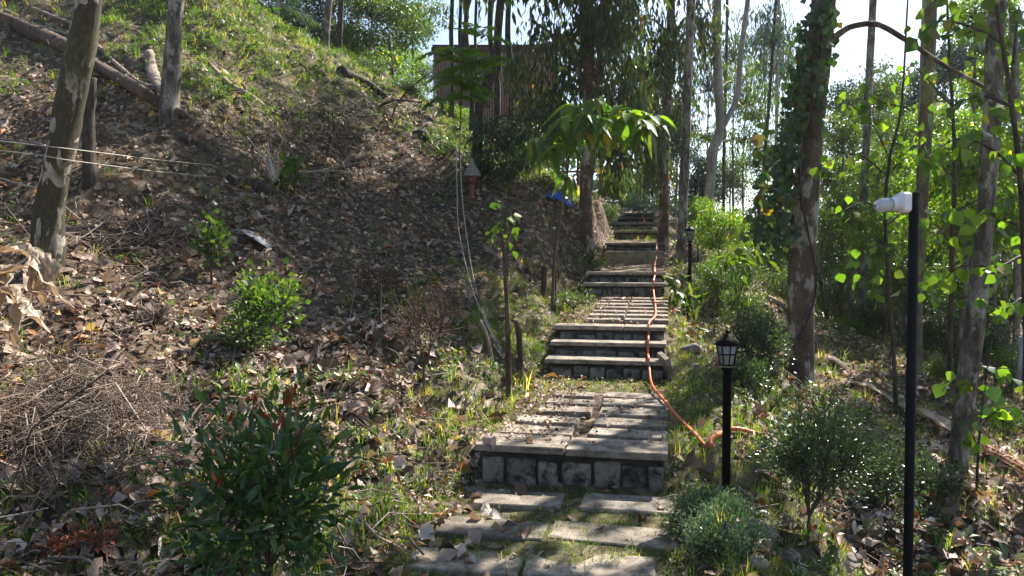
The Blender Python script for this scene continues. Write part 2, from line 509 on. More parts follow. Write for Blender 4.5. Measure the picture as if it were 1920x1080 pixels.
# ---------------------------------------------------------------- the path's own frame
PA = rad(11.5)
ET = np.array([math.cos(PA), -math.sin(PA), 0.0])       # to the right across the path
ES = np.array([math.sin(PA), math.cos(PA), 0.0])        # up along the path
R0 = np.array([0.95, 4.55, 0.0])                        # right front corner of the lowest step
def ST(s, t, z=0.0):
    return R0 + ES * s + ET * t + np.array([0, 0, z])
def to_st(X, Y):
    dx, dy = X - R0[0], Y - R0[1]
    return dx * ES[0] + dy * ES[1], dx * ET[0] + dy * ET[1]
# walking height along the path
PS = np.array([(-6, -.05), (-1.2, .03), (-.001, .09), (0, .325), (2.88, .345), (2.9, .51), (3.249, .51), (3.25, .65), (3.599, .65), (3.6, .795),
               (6.499, .99), (6.5, 1.19), (6.899, 1.19), (6.9, 1.345), (10.299, 1.49), (10.3, 1.72), (10.749, 1.72), (10.75, 1.89),
               (12.599, 2.04), (12.6, 2.21), (14.6, 2.36), (14.61, 2.5), (15.8, 2.55), (15.81, 2.7), (17, 2.75), (17.01, 2.9), (22, 3.2), (60, 3.2)])
def Pz(s):
    return np.interp(s, PS[:, 0], PS[:, 1])
# soil height: same, but always below the steps' slabs
PG = np.array([(-6, -.05), (-1.2, .03), (0, .09), (.35, .29), (2.7, .34), (3.0, .36), (3.9, .74), (6.3, .97), (6.6, 1.0), (7.3, 1.32), (10.1, 1.48), (10.4, 1.5), (11.1, 1.84),
               (12.4, 2.02), (12.7, 2.06), (13.1, 2.18), (14.5, 2.33), (15, 2.42), (17.4, 2.85), (22, 3.2), (60, 3.2)])

C = []
def c3(px, py, Y): C.append(U(px, py, Y))
def cst(s, t, dz): C.append(ST(s, t, float(np.interp(s, PG[:, 0], PG[:, 1])) + dz))
for a in [(0, 1080, 2.9), (0, 900, 3.6), (0, 700, 4.7), (0, 560, 5.6), (0, 350, 7.5), (0, 200, 9.5), (0, 60, 12), (0, -100, 15), (85, 478, 6),
          (315, 240, 9), (300, 1080, 3.1), (300, 850, 4.1), (300, 700, 5.0), (300, 560, 6.1), (300, 420, 7.3), (300, 100, 11), (340, 0, 13),
          (600, 1080, 3.4), (600, 850, 4.6), (600, 700, 5.8), (600, 560, 7.3), (600, 400, 9.5), (600, 250, 12), (620, 110, 15), (450, 20, 14.5),
          (800, 850, 5.0), (800, 740, 6.2), (800, 620, 7.6), (800, 480, 9.6), (800, 350, 12), (830, 222, 16), (720, 165, 15.5),
          (940, 740, 6.5), (950, 610, 8.3), (1000, 540, 9.8), (1000, 430, 11.2), (1000, 350, 13.5), (1000, 322, 16), (1060, 375, 13),
          (850, 1000, 3.8), (850, 920, 4.5), (1100, 372, 15.5), (1135, 372, 17.5),
          (1300, 900, 4.6), (1300, 1080, 3.5), (1450, 1080, 3.75), (1450, 900, 4.9), (1700, 1080, 4.15), (1900, 1080, 4.15), (1900, 950, 5.2), (1800, 870, 5.9),
          (1500, 708, 8.4), (1640, 770, 7.4), (1560, 700, 8.8), (1620, 655, 11.5), (1750, 700, 10), (1900, 720, 9.5), (1900, 640, 15), (1620, 612, 16),
          (1450, 562, 13), (1400, 505, 17), (1320, 620, 10), (1300, 540, 13), (1280, 470, 17), (1400, 700, 8), (1380, 560, 13), (1420, 600, 11)]:
    c3(*a)
for s in (-1.5, 0.2, 2, 3.6, 5.5, 7.5, 9.5, 11.5, 13.5, 16, 19):
    cst(s, .3, -.02 if s < 3 else -.05)
for s in (-2.0, -.3, 1.5, 3.4, 5.2):
    cst(s, -1.5, .03)
for s in (6.5, 8, 10, 12, 14, 16):
    cst(s, -1.5, .12)
for s, h in ((7.5, .95), (9, 1.15), (11, 1.1), (13, .85), (15, .7)):
    cst(s, -2.0, h)
C += [np.array(p) for p in [(-10, 0, 2.6), (-6, 0, 1.3), (-2.5, -3, .2), (0, -3, -.05), (5, -3, -.6), (-10, 6, 4.4), (-12, 12, 7.2), (-8, 19, 8.0), (-12, 26, 9.0), (-4, 21, 6.4),
      (-1.5, 21, 4.9), (1.2, 21, 3.7), (-2, 28, 5.5), (2, 28, 3.6), (5, 28, 3.0), (5.2, 22, 2.5), (8, 22, .9), (8, 14, -.1), (12, 8, -1.0), (12, 16, -1.0), (14, 26, -1.2), (9, 30, .4), (7, 3, -.9), (12, 0, -2.0)]]
C = np.array(C)
def tps_fit(P, z, lam=.03):
    n = len(P)
    d2 = ((P[:, None] - P[None]) ** 2).sum(-1)
    K = .5 * d2 * np.log(d2 + 1e-9) + lam * np.eye(n)
    Q = np.hstack([np.ones((n, 1)), P])
    A = np.zeros((n + 3, n + 3)); A[:n, :n] = K; A[:n, n:] = Q; A[n:, :n] = Q.T
    return np.linalg.solve(A, np.concatenate([z, np.zeros(3)]))
TW = tps_fit(C[:, :2], C[:, 2])
def tps(X, Y):
    sh = X.shape
    X = np.clip(X.ravel(), -12, 14); Y = np.clip(Y.ravel(), -3, 30)
    out = np.empty(len(X))
    for i in range(0, len(X), 40000):
        x, y = X[i:i + 40000], Y[i:i + 40000]
        d2 = (x[:, None] - C[None, :, 0]) ** 2 + (y[:, None] - C[None, :, 1]) ** 2
        out[i:i + 40000] = (.5 * d2 * np.log(d2 + 1e-9)) @ TW[:-3] + TW[-3] + TW[-2] * x + TW[-1] * y
    return out.reshape(sh)
_w = [(rng.uniform(-1, 1, 2) * k, rng.uniform(0, 6.28), a) for k, a in [(1.2, .05)] * 3 + [(3, .035)] * 5 + [(7, .022)] * 6 + [(16, .012)] * 8 + [(30, .007)] * 9]
def lumps(X, Y):
    o = np.zeros_like(X)
    for k, p, a in _w: o += a * np.sin(k[0] * X * 1.3 + k[1] * Y * 1.3 + p)
    return o
def sstep(x, a, b):
    t = np.clip((x - a) / (b - a), 0, 1); return t * t * (3 - 2 * t)
def Hfun(X, Y):
    h = tps(X, Y) + lumps(X, Y)
    s, t = to_st(X, Y)
    g = np.interp(s, PG[:, 0], PG[:, 1]) + .1 * lumps(X, Y) - .02
    wgt = 1 - sstep(np.maximum(t - 0.02, -1.22 - t), 0.0, .3)
    wgt *= 1 - sstep(s, 19, 22)
    h = h * (1 - wgt) + g * wgt
    far = sstep(np.hypot(X, Y - 12), 24, 70)
    return h * (1 - far) + (np.where(X < 0, 3, -2.5)) * far
def axis(a, b, lo, hi, st):
    m = list(np.arange(a, b + 1e-6, st)); x, d = m[-1], st
    while x < hi: d *= 1.35; x += d; m.append(x)
    x, d = m[0], st
    while x > lo: d *= 1.35; x -= d; m.insert(0, x)
    return np.array(m)
GX, GY = axis(-8, 10, -260, 260, .085), axis(-2.5, 24, -200, 320, .085)
XX, YY = np.meshgrid(GX, GY, indexing='xy')
HH = Hfun(XX, YY)
def H(x, y):
    x = np.atleast_1d(np.asarray(x, float)); y = np.atleast_1d(np.asarray(y, float))
    i = np.clip(np.searchsorted(GX, x) - 1, 0, len(GX) - 2); j = np.clip(np.searchsorted(GY, y) - 1, 0, len(GY) - 2)
    u = np.clip((x - GX[i]) / (GX[i + 1] - GX[i]), 0, 1); v = np.clip((y - GY[j]) / (GY[j + 1] - GY[j]), 0, 1)
    return (HH[j, i] * (1 - u) + HH[j, i + 1] * u) * (1 - v) + (HH[j + 1, i] * (1 - u) + HH[j + 1, i + 1] * u) * v
def Hn(x, y, e=.12):
    return norm(np.stack([-(H(x + e, y) - H(x - e, y)) / (2 * e), -(H(x, y + e) - H(x, y - e)) / (2 * e), np.ones(len(np.atleast_1d(x)))], -1))
def hit(px, py, far=45):
    """where the line of sight of a picture position meets the soil"""
    d = ray(px, py); d = d / d[1]
    ys = np.arange(1.6, far, .02)
    P = EYE + ys[:, None] * d
    below = P[:, 2] < H(P[:, 0], P[:, 1])
    k = int(np.argmax(below)) if below.any() else len(ys) - 1
    return P[k]
nx, ny = len(GX), len(GY)
ii, jj = np.meshgrid(np.arange(nx - 1), np.arange(ny - 1), indexing='xy')
b0 = (jj * nx + ii).ravel()
gm = make_mesh('ground', np.stack([XX.ravel(), YY.ravel(), HH.ravel()], -1), [np.stack([b0, b0 + 1, b0 + 1 + nx, b0 + nx], -1)], M_SOIL, smooth=True)
_s, _t = to_st(XX, YY); _nz = .5 + 5.0 * lumps(XX, YY)
_gr = np.where((_t > -.0) & (_t < 1.1) & (_s < 12), .9, np.where((_t < -1.2) & (_t > -2.0) & (_s < 6.4), .8, np.where((_t >= -1.25) & (_t <= .0), np.where((_s < 0) | (_s > 2.1) & (_s < 2.9), .8, .35), .25)))
_gr = np.where((XX < -1.5) & (HH > 3.8) & (YY > 9), .95, _gr) * np.clip(_nz, .2, 1)
_a = gm.attributes.new('green', 'FLOAT', 'POINT'); _a.data.foreach_set('value', _gr.ravel().astype(np.float32))
tag(link('ground', gm), kind='structure', label='steep earth hillside and slope with bare brown soil')

# ---------------------------------------------------------------- steps and paving
def cbox(sx, sy, sz, c=.012, jit=0.0, seg=1):
    """box from (0,0,0) to size with chamfered edges"""
    bm = bmesh.new()
    bmesh.ops.create_cube(bm, size=1.0)
    for v in bm.verts:
        v.co = Vector(((v.co.x + .5) * sx, (v.co.y + .5) * sy, (v.co.z + .5) * sz))
        if jit: v.co += Vector([random.uniform(-jit, jit) for _ in range(3)])
    bmesh.ops.bevel(bm, geom=bm.edges[:], offset=c, segments=seg, affect='EDGES')
    return bm
def bm_mesh(bm, name, mat):
    me = bpy.data.meshes.new(name); bm.to_mesh(me); bm.free(); me.materials.append(mat)
    return me
def box_obj(name, size, loc, mat, parent=None, c=.01, jit=0.0, rot=(0, 0, 0)):
    o = link(name, bm_mesh(cbox(*size, c, jit), name, mat), parent)
    o.location = loc; o.rotation_euler = rot
    return o

def flight(label, steps, width, t_right=0.0, slab=None, blocks=None, tan=(), group='flights of stone steps up the path'):
    """steps: list of (s, zbase, ztop, depth, joint fractions)"""
    s0, zb0 = steps[0][0], steps[0][1]
    root = empty('stone_steps', ST(s0, t_right, zb0), -PA)
    tag(root, label, 'steps', group)
    for k, (s, zb, zt, depth, joints) in enumerate(steps):
        y = s - s0
        th = .045
        has_slab = k not in tan
        ztop = zt - zb0 - (th if has_slab else 0)
        zlo = zb - zb0 - .06
        riser = box_obj('riser', (width - .03, depth - .02, ztop - zlo), (-width + .015, y + .03, zlo), M_MORTAR if k not in tan else M_TANCONC, root, .015, .006)
        if k not in tan:
            nb = max(4, int(round(width / .19)))
            x = .02
            while x < width - .1:
                bw = min(random.uniform(.12, .22), width - .03 - x)
                if bw < .08: break
                hh = ztop - zlo - random.uniform(.02, .05)
                b = box_obj('block', (bw, .05, hh - .05), (x, -.018 + random.uniform(-.014, .008), .03 + random.uniform(0, .012)), M_BLOCK, riser, .012, .011)
                x += bw + random.uniform(.010, .03)
        if has_slab:
            xs = [0] + list(joints) + [1]
            for a, b_ in zip(xs[:-1], xs[1:]):
                x0 = -width - .02 + a * (width + .03); x1 = -width - .02 + b_ * (width + .03)
                box_obj('tread', (x1 - x0 - .008, min(depth, .34), th), (x0 + .004, y - .015 + random.uniform(-.006, .006), zt - zb0 - th + random.uniform(-.003, .003)), M_SLAB, root, .006, .003,
                        (0, 0, random.uniform(-.006, .006)))
        # side wall seen on the right
    return root

flight('single low step of dark weathered blocks with two grey capping slabs, nearest flight', [(0, .085, .325, .34, [.48])], 1.2)
flight('flight of three pale-edged steps with dark block risers, in the middle of the path',
       [(2.9, .345, .51, .37, []), (3.25, .51, .65, .37, []), (3.6, .65, .795, .34, [.62])], 1.2)
flight('pair of dark shaded stone steps above the second paved landing', [(6.5, .99, 1.19, .42, []), (6.9, 1.19, 1.345, .34, [])], 1.19)
flight('pair of steps with a plain tan lower riser, under the leaning dark tree', [(10.3, 1.49, 1.72, .45, []), (10.75, 1.72, 1.89, .34, [.5])], 1.2, tan=(0,))
flight('single low brown step behind the tall trunk by the path', [(12.6, 2.04, 2.21, .34, [])], 1.05, -.1)
flight('farthest flight of three mossy steps at the top of the path', [(14.61, 2.36, 2.5, .34, []), (15.81, 2.55, 2.7, .34, []), (17.01, 2.75, 2.9, .34, [])], .95, -.3)

path = empty('stone_path', ST(-2, -.6, 0))
tag(path, kind='structure', label='path of staggered rectangular concrete slabs laid in grass and soil')
def pave(s, t, ln, wd, rz=0.0, tilt=(0, 0), dz=0.0):
    z = float(Pz(s + wd / 2)) if s > 0 else float(np.interp(s + wd / 2, PG[:, 0], PG[:, 1]))
    p = ST(s, t, z - .03 + dz) - np.array(path.location)
    o = box_obj('paving_slab', (ln, wd, .05), p, M_SLAB, path, .006, .004, (tilt[0], tilt[1], -PA + rz))
# foreground rows
for s, t, ln, wd, rz in [(-1.72, -1.55, .62, .27, .02), (-1.74, -.88, .5, .26, -.03), (-1.27, -1.25, .56, .26, .02), (-1.24, -.67, .62, .29, .03), (-.85, -1.22, .58, .26, -.02), (-.83, -.62, .68, .28, -.03),
                         (-.42, -1.15, .55, .26, .04), (-.36, -.5, .62, .28, -.05), (-2.2, -1.3, .6, .27, 0), (-2.22, -.66, .6, .27, .03), (-2.7, -1.25, .6, .27, 0), (-2.7, -.62, .6, .27, 0)]:
    pave(s, t, ln, wd, rz, (random.uniform(-.02, .02), random.uniform(-.012, .012)), -.018)
# landing 1
for i in range(5):
    s = .39 + i * .36
    pave(s, -1.10 + .035 * i + random.uniform(-.04, .04), .50 - .035 * i, .245, random.uniform(-.02, .02), (random.uniform(-.015, .015), random.uniform(-.015, .015)), -.026)
    pave(s + random.uniform(-.02, .02), -.53 + random.uniform(-.02, .02), .52, .25, (-.07 if i == 0 else random.uniform(-.025, .025)), (random.uniform(-.015, .015), random.uniform(-.015, .015)), -.022)
for i in range(7):
    s = 3.98 + i * .355
    pave(s, -.92 + random.uniform(-.04, .04), .42, .26, random.uniform(-.02, .02), (random.uniform(-.02, .02), 0), -.01)
    pave(s, -.47, .5, .27, random.uniform(-.02, .02), (random.uniform(-.02, .02), 0), -.01)

ls = box_obj('concrete_slab', (.05, .3, .26), ST(2.78, .06, .30), M_SLAB, None, .006, .003, (.12, -.3, -PA + .25))
tag(ls, 'grey concrete slab leaning on edge against the right end of the three steps', 'slab')

# ---------------------------------------------------------------- orange hose
def tube_obj(name, pts, rads, mat, m=6, sides=8, label=None, cat=None, parent=None, group=None, wob=0, lump=0, seed=0, smooth=True):
    P = smoothpath(pts, m)
    R = np.interp(np.linspace(0, 1, len(P)), np.linspace(0, 1, len(np.atleast_1d(rads))), np.atleast_1d(rads))
    g = Geo(); tube(g, P, R, sides, wob, seed=seed, lump=lump)
    org = P[0] if parent is None else np.zeros(3)
    o = link(name, g.mesh(name, mat, smooth, org), parent)
    if parent is None: o.location = org
    if label: tag(o, label, cat, group)
    return o
hp = []
for px, py in [(1322, 846), (1300, 820), (1270, 790), (1243, 765), (1228, 745)]:
    p = hit(px, py); s__, t__ = to_st(p[0], p[1]); p[2] = (max(p[2], float(Pz(s__))) if t__ < .03 and s__ > 0 else p[2]) + .035; hp.append(p)
for s, t, dz in [(2.55, -.14, .03), (2.86, -.16, .11), (2.93, -.17, .035), (3.2, -.18, .04), (3.3, -.18, .05), (3.58, -.18, .05), (3.68, -.18, .03), (4.2, -.12, .035), (5.2, -.13, .03), (6.4, -.17, .1),
                 (6.6, -.17, .04), (6.85, -.16, .1), (7, -.16, .03), (8.5, -.18, .04), (10.2, -.17, .1), (10.4, -.17, .04), (10.8, -.17, .05), (11.2, -.19, .03)]:
    hp.append(ST(s, t, float(Pz(s)) + dz))
tube_obj('garden_hose', hp, [.013], M_HOSE, 5, 8, 'orange garden hose running up the right side of the stone steps', 'hose')
hp = [hit(px, py) + np.array([0, 0, .04]) for px, py in [(1322, 846), (1335, 832), (1352, 822), (1372, 814), (1395, 816), (1420, 824)]]
hp[0] = hp[0] + np.array([.03, -.03, 0])
tube_obj('garden_hose', hp, [.016], M_HOSE, 4, 8, 'short end of orange hose curling in the grass beside the bollard lamp', 'hose')
tube_obj('garden_hose', [U(1203, 398, 20.5), U(1206, 408, 20), U(1210, 420, 19.3)], [.02], M_HOSE, 4, 6, 'bit of orange hose far up by the topmost steps', 'hose')

# ---------------------------------------------------------------- lamps, poles
def prism(g, n, levels, cx=0, cy=0, r=.5, mi=0, rot=0):
    """levels: list of (z, radius)"""
    a = np.arange(n) / n * 2 * math.pi + rot
    V = np.concatenate([np.stack([cx + np.cos(a) * R_, cy + np.sin(a) * R_, np.full(n, z)], -1) for z, R_ in levels])
    m = len(levels)
    i0 = np.arange(m - 1)[:, None] * n; j = np.arange(n)[None]; j2 = (j + 1) % n
    F = np.stack([i0 + j, i0 + j2, i0 + n + j2, i0 + n + j], -1).reshape(-1, 4)
    g.add(V, [F, np.array([list(range(n))[::-1]]), np.array([list(range((m - 1) * n, m * n))])], r, mi)

M_GLASS = simple_mat('lamp_glass', (.2, .2, .19), .3, spec=.5, var=.15)
def bollard(loc, h, label):
    root = empty('bollard_lamp', loc)
    tag(root, label, 'lamp', 'black bollard lamps beside the path')
    g = Geo(); prism(g, 10, [(-.15, .026), (h - .20, .026), (h - .20, .034), (h - .18, .036)]); prism(g, 12, [(.0, .05), (.02, .05), (.03, .03)])
    link('post', g.mesh('post', M_BLACK, False), root)
    g = Geo(); prism(g, 8, [(h - .18, .036), (h - .16, .040), (h - .045, .064), (h - .043, .060)])
    link('lamp_glass', g.mesh('lamp_glass', M_GLASS), root)
    g = Geo()
    for k in range(8):
        a = k / 8 * 2 * math.pi
        tube(g, [(math.cos(a) * .041, math.sin(a) * .041, h - .165), (math.cos(a) * .067, math.sin(a) * .067, h - .04)], [.004, .004], 4)
    for z, R_ in ((h - .165, .043), (h - .10, .056), (h - .045, .067)):
        pts = [(math.cos(a) * R_, math.sin(a) * R_, z) for a in np.linspace(0, 2 * math.pi, 17)]
        tube(g, pts, [.004] * 17, 4, cap=False)
    link('cage', g.mesh('cage', M_BLACK), root)
    g = Geo(); prism(g, 8, [(h - .046, .073), (h - .036, .075), (h - .012, .047), (h + .012, .02), (h + .02, .012)]); prism(g, 8, [(h + .018, .008), (h + .03, .013), (h + .045, .004)])
    link('lamp_cap', g.mesh('lamp_cap', M_BLACK), root)
    return root
p = U(1364, 632, 4.45); gz = float(H(p[0], p[1])[0])
bollard((p[0], p[1], gz), p[2] - gz, 'black bollard lamp with domed cap, nearest one, rising behind the low shrub')
p = U(1294, 427, 10.6); gz = float(H(p[0], p[1])[0])
bollard((p[0], p[1], gz), p[2] - gz, 'farther black bollard lamp up the path among the bright green leaves')
p = U(1107, 410, 13.6); gz = float(H(p[0], p[1])[0])
root = empty('bollard_lamp', (p[0], p[1], gz)); tag(root, 'small dark bollard lamp half hidden on the earth bank', 'lamp', 'black bollard lamps beside the path')
g = Geo(); prism(g, 8, [(-.2, .03), (p[2] - gz + .1, .03), (p[2] - gz + .12, .05), (p[2] - gz + .2, .015)]); link('post', g.mesh('post', M_BLACK), root)

pt, pb = U(1714, 366, 3.9), U(1702, 1080, 3.9)
root = empty('light_pole', (pb[0], pb[1], float(H(pb[0], pb[1])[0])))
o0 = np.array(root.location)
tag(root, 'tall thin black metal pole with a white security light at its top, right foreground', 'pole')
g = Geo(); dn = pb - (pt - pb) * .25; tube(g, [dn - o0, pb - o0, pt - o0], [.0245] * 3, 12); tube(g, [pt - o0 + np.array([0, 0, -.002]), pt - o0 + np.array([0, 0, .012])], [.027, .025], 12)
link('post', g.mesh('post', M_BLACK), root)
hd = empty('light_head', (0, 0, 0)); hd.parent = root
def lz(g, c, axis_, prof, n=14, r=.5):
    """lathe: profile (distance along axis, radius)"""
    ax = norm(np.asarray(axis_, float)); x = norm(np.cross(ax, [0, 0.3, 1.0])); y = np.cross(ax, x)
    a = np.arange(n) / n * 2 * math.pi
    V = np.concatenate([np.asarray(c) + ax * d + np.outer(np.cos(a) * R_, x) + np.outer(np.sin(a) * R_, y) for d, R_ in prof])
    m = len(prof)
    i0 = np.arange(m - 1)[:, None] * n; j = np.arange(n)[None]; j2 = (j + 1) % n
    g.add(V, [np.stack([i0 + j, i0 + j2, i0 + n + j2, i0 + n + j], -1).reshape(-1, 4), np.array([list(range(n))]), np.array([list(range((m - 1) * n, m * n))[::-1]])], r)
c0 = U(1702, 381, 3.9) - o0
bx = box_obj('junction_box', (.055, .07, .105), (c0[0] - .045, c0[1] - .035, c0[2] - .048), M_WHITEP, hd, .012)
g = Geo(); lz(g, c0 + np.array([-.045, 0, -.0]), (-1, -.1, -.12), [(0, .048), (.012, .048), (.013, .036), (.04, .036), (.045, .034)])
link('collar', g.mesh('collar', M_WHITEP, True), hd)
m, nt_, b, out = mat_new('lamp_lens'); b.inputs['Base Color'].default_value = (.75, .78, .8, 1); b.inputs['Roughness'].default_value = .12; b.inputs['Transmission Weight'].default_value = .6
g = Geo(); lz(g, c0 + np.array([-.09, -.004, -.006]), (-1, -.1, -.12), [(0, .033), (.03, .037), (.06, .036), (.078, .028), (.088, .012)])
link('lens', g.mesh('lens', m, True), hd)
g = Geo(); lz(g, c0 + np.array([-.088, -.004, -.006]), (-1, -.1, -.12), [(0, .02), (.03, .022), (.06, .02), (.07, .008)])
link('lens_core', g.mesh('lens_core', M_WHITEP, True), hd)

# bird-feeder like lamp with conical shingled hat
p = U(885, 352, 11.6); q = U(885, 296, 11.6)
root = empty('cone_lantern', (p[0], p[1], float(H(p[0], p[1])[0])))
tag(root, 'small grey cone-roofed lantern on a short red-brown post, on the hillside', 'lantern')
o0 = np.array(root.location); zt = q[2] - o0[2]; zb = zt - .27
g = Geo(); prism(g, 14, [(zb - .012, .135), (zb, .14), (zb + .13, .07), (zt - .03, .02), (zt, .005)]); link('cone_roof', g.mesh('cone_roof', simple_mat('cone_straw', (.25, .24, .21), .8, var=.35, vs=25, bumps=.6)), root)
for zc in (.03, .07, .11, .15, .19):
    g = Geo(); R_ = .142 - (zc) * .53 + .004; prism(g, 14, [(zb + zc - .006, R_), (zb + zc + .006, R_ - .002)]); link('roof_ring', g.mesh('roof_ring', M_ROCK), root)
g = Geo(); prism(g, 8, [(zb - .12, .06), (zb - .01, .07)]); link('lantern_body', g.mesh('lantern_body', M_REDPAINT), root)
g = Geo(); prism(g, 8, [(-.2, .04), (zb - .12, .04)]); link('post', g.mesh('post', M_REDPAINT), root)

# ---------------------------------------------------------------- building up the slope
bl = U(812, 92, 21)
ZT, ZB = bl[2], U(812, 222, 21)[2] - .4
XL, XR = bl[0], U(1045, 100, 21)[0]
hut = empty('wooden_building', (XL, 21, ZB))
tag(hut, 'brown building clad in thin vertical wooden slats on top of the slope', 'building')
box_obj('wall', (XR - XL, 5, ZT - ZB), (0, .03, 0), M_CLADDARK, hut, .01)
box_obj('wall', (1.2, 4.5, ZB - 3.1), (XR - XL - 1.25, .3, -(ZB - 3.1) - .003), M_REDWALL, hut, .01).__setitem__('label', 'plain red-brown lower wall')
g_s = bm_mesh(cbox(.045, .04, ZT - ZB - .1, .006), 'slat', M_CLAD)
x = .02
while x < XR - XL - .05:
    link('slat', g_s, hut, (x, -.012, .05)); x += .068
g_s2 = bm_mesh(cbox(.04, .045, ZT - ZB - .1, .006), 'slat', M_CLAD)
box_obj('top_beam', (XR - XL + .1, .1, .12), (-.05, -.06, ZT - ZB - .08), M_CLADDARK, hut, .01)
box_obj('base_beam', (XR - XL + .1, .1, .10), (-.05, -.06, -.02), M_CLADDARK, hut, .01)
box_obj('roof', (XR - XL + .04, 5.2, .06), (-.02, -.08, ZT - ZB + .045), M_CLADDARK, hut, .01)
# deck railing right of it
rl = empty('railing', U(1040, 335, 19)); tag(rl, 'thin reddish wooden railing at the building foot by the path top', 'railing')
for k in range(5): box_obj('post', (.06, .06, .95), (k * .28, 0, -.3), M_REDWALL, rl, .006)
box_obj('rail', (1.25, .05, .05), (-.02, -.052, .5), M_REDWALL, rl, .006); box_obj('rail', (1.25, .05, .05), (-.02, -.052, .15), M_REDWALL, rl, .006)

# corrugated sheet at the far right edge
cs = empty('roof_sheet', U(1908, 760, 7.9)); tag(cs, 'grey corrugated metal sheet leaning at the right edge behind the trees', 'metal sheet')
for k in range(9):
    a = (k * .07, 0, .18 + k * .012)
    tube_obj('rib', [a, (a[0] + .03, .02, a[2] + .55 - k * .0)], [.022], M_ROOFT, 2, 6, parent=cs)
sh_ = box_obj('sheet', (.68, .012, .6), (-.03, .02, .16), M_ROOFT, cs, .003, rot=(0, .12, 0))

# blue sheet on the bank
g = Geo()
u_, v_ = np.meshgrid(np.linspace(0, 1, 14), np.linspace(0, 1, 8))
bp = hit(1048, 375)
fx = bp[0] + (u_ - .5) * .46; fy = bp[1] - .06 + (v_ - .5) * .16
hgt = H(fx.ravel(), fy.ravel()).reshape(fx.shape) * .3 + .7 * bp[2] + .05 + .09 * np.sin(np.pi * u_) * np.sin(np.pi * v_) + .02 * np.sin(u_ * 21 + v_ * 5) 
k_ = (np.arange(7)[:, None] * 14 + np.arange(13)[None]).ravel()
g.add(np.stack([fx, fy, hgt], -1).reshape(-1, 3), [np.stack([k_, k_ + 1, k_ + 15, k_ + 14], -1)])
o = link('plastic_sack', g.mesh('plastic_sack', M_BLUEP, True)); tag(o, 'crumpled bright blue plastic sack lying on the bank under the leafy sapling', 'sack')
# pale flat slab lying on the hillside
p = hit(478, 450)
n_ = Hn(np.array([p[0]]), np.array([p[1]]))[0]
o = box_obj('stone_slab', (.34, .24, .016), (0, 0, 0), M_ROCK, None, .008, .01)
o.data.materials[0] = simple_mat('pale_slab', (.17, .175, .185), .8, var=.35)
fr = frames(np.array([[.2, 1, 0.]]), n_[None])[0]
o.matrix_world = Matrix.Translation(Vector(p - fr @ np.array([.15, .11, -.02]))) @ Matrix(fr.tolist()).to_4x4()
tag(o, 'pale grey-blue flat slab lying on the leaf-strewn hillside', 'slab')

# rocks
def rock(p, r, label, seed=0, sq=(1, .8, .6)):
    bm = bmesh.new(); bmesh.ops.create_icosphere(bm, subdivisions=3, radius=1)
    rr = np.random.default_rng(seed); ks = rr.uniform(-1, 1, (6, 3)) * 2.6; ph = rr.uniform(0, 6, 6)
    pl = norm(rr.uniform(-1, 1, (7, 3)))
    for v in bm.verts:
        c = np.array(v.co); q = 1 + .1 * sum(math.sin(float(k @ c) + f) for k, f in zip(ks, ph)) / 1.5
        for n in pl:
            dd = c @ n
            if dd > .72: c = c - n * (dd - .72) * .9
        v.co = Vector(c * q * np.array(sq) * r)
    o = link('rock', bm_mesh(bm, 'rock', M_ROCK)); o.location = Vector(p) + Vector((0, 0, r * sq[2] * .25))
    for f in o.data.polygons: f.use_smooth = True
    tag(o, label, 'rock'); o.rotation_euler = (0, 0, rr.uniform(0, 6)); return o
for k, (px, py, sz, lb) in enumerate([(1432, 1008, .10, 'larger brown rock among the grey-green ground shrub, bottom right'), (1478, 1050, .085, 'dark grey rock below the larger brown rock, bottom right'),
    (1415, 1060, .07, 'half-buried rock at the bottom edge beside the grey-green shrub'), (1297, 658, .12, 'rounded grey stone in the grass right of the three steps'), (1306, 690, .06, 'small stone just below the rounded grey stone'),
    (1600, 1053, .06, 'small pale flat stone in leaves left of the black pole')]):
    rock(hit(px, py), sz, lb, k + 3)

# ---------------------------------------------------------------- trees
def rand_dirs(n, zb=0.0):
    d = rng.normal(size=(n, 3)); d[:, 2] += zb
    return norm(d)

def in_ball(n, outer=.5):
    d = rand_dirs(n)
    return d * (rng.random(n)[:, None] ** outer)

def foliage(g, c, R, n, Ts, size, droop=.3, nsub=None, twig=.006, spread=.22, mi=0, flat=.6, hang=0.0, tw=True):
    """leaf clusters round the ends of twigs inside an uneven ellipsoid"""
    c = np.asarray(c, float); R = np.asarray(R, float)
    nsub = nsub or max(5, n // 26)
    sub = in_ball(nsub, .45) * R * rng.uniform(.75, 1.15, (nsub, 1))
    wts = rng.uniform(.3, 1.6, nsub); wts /= wts.sum()
    cnt = rng.multinomial(n, wts)
    if tw:
        for k in range(nsub):
            e = sub[k]; b = e * .12 + np.array([0, 0, -R[2] * .25])
            mid = (b + e) / 2 + rng.normal(size=3) * .05 * R.mean() + np.array([0, 0, .1 * R[2]])
            tube(g, [c + b, c + mid, c + e], [twig * 1.6, twig, twig * .5], 3, mi=1, cap=False)
    idx = np.repeat(np.arange(nsub), cnt)
    sp = spread * R.mean()
    off = rng.normal(size=(n, 3)) * sp * np.array([1, 1, flat])
    if hang: off[:, 2] -= np.abs(rng.normal(size=n)) * hang
    P = c + sub[idx] + off
    d = norm(off + 1e-3) * .6 + rand_dirs(n) * .7; d[:, 2] -= droop * 1.6
    nrm = rand_dirs(n, 1.1)
    M = frames(d, nrm)
    S = size * rng.uniform(.65, 1.25, n)
    ti = rng.integers(0, len(Ts), n)
    for t in range(len(Ts)):
        q = ti == t
        scatter(g, Ts[t], P[q], M[q], S[q], mi=mi)

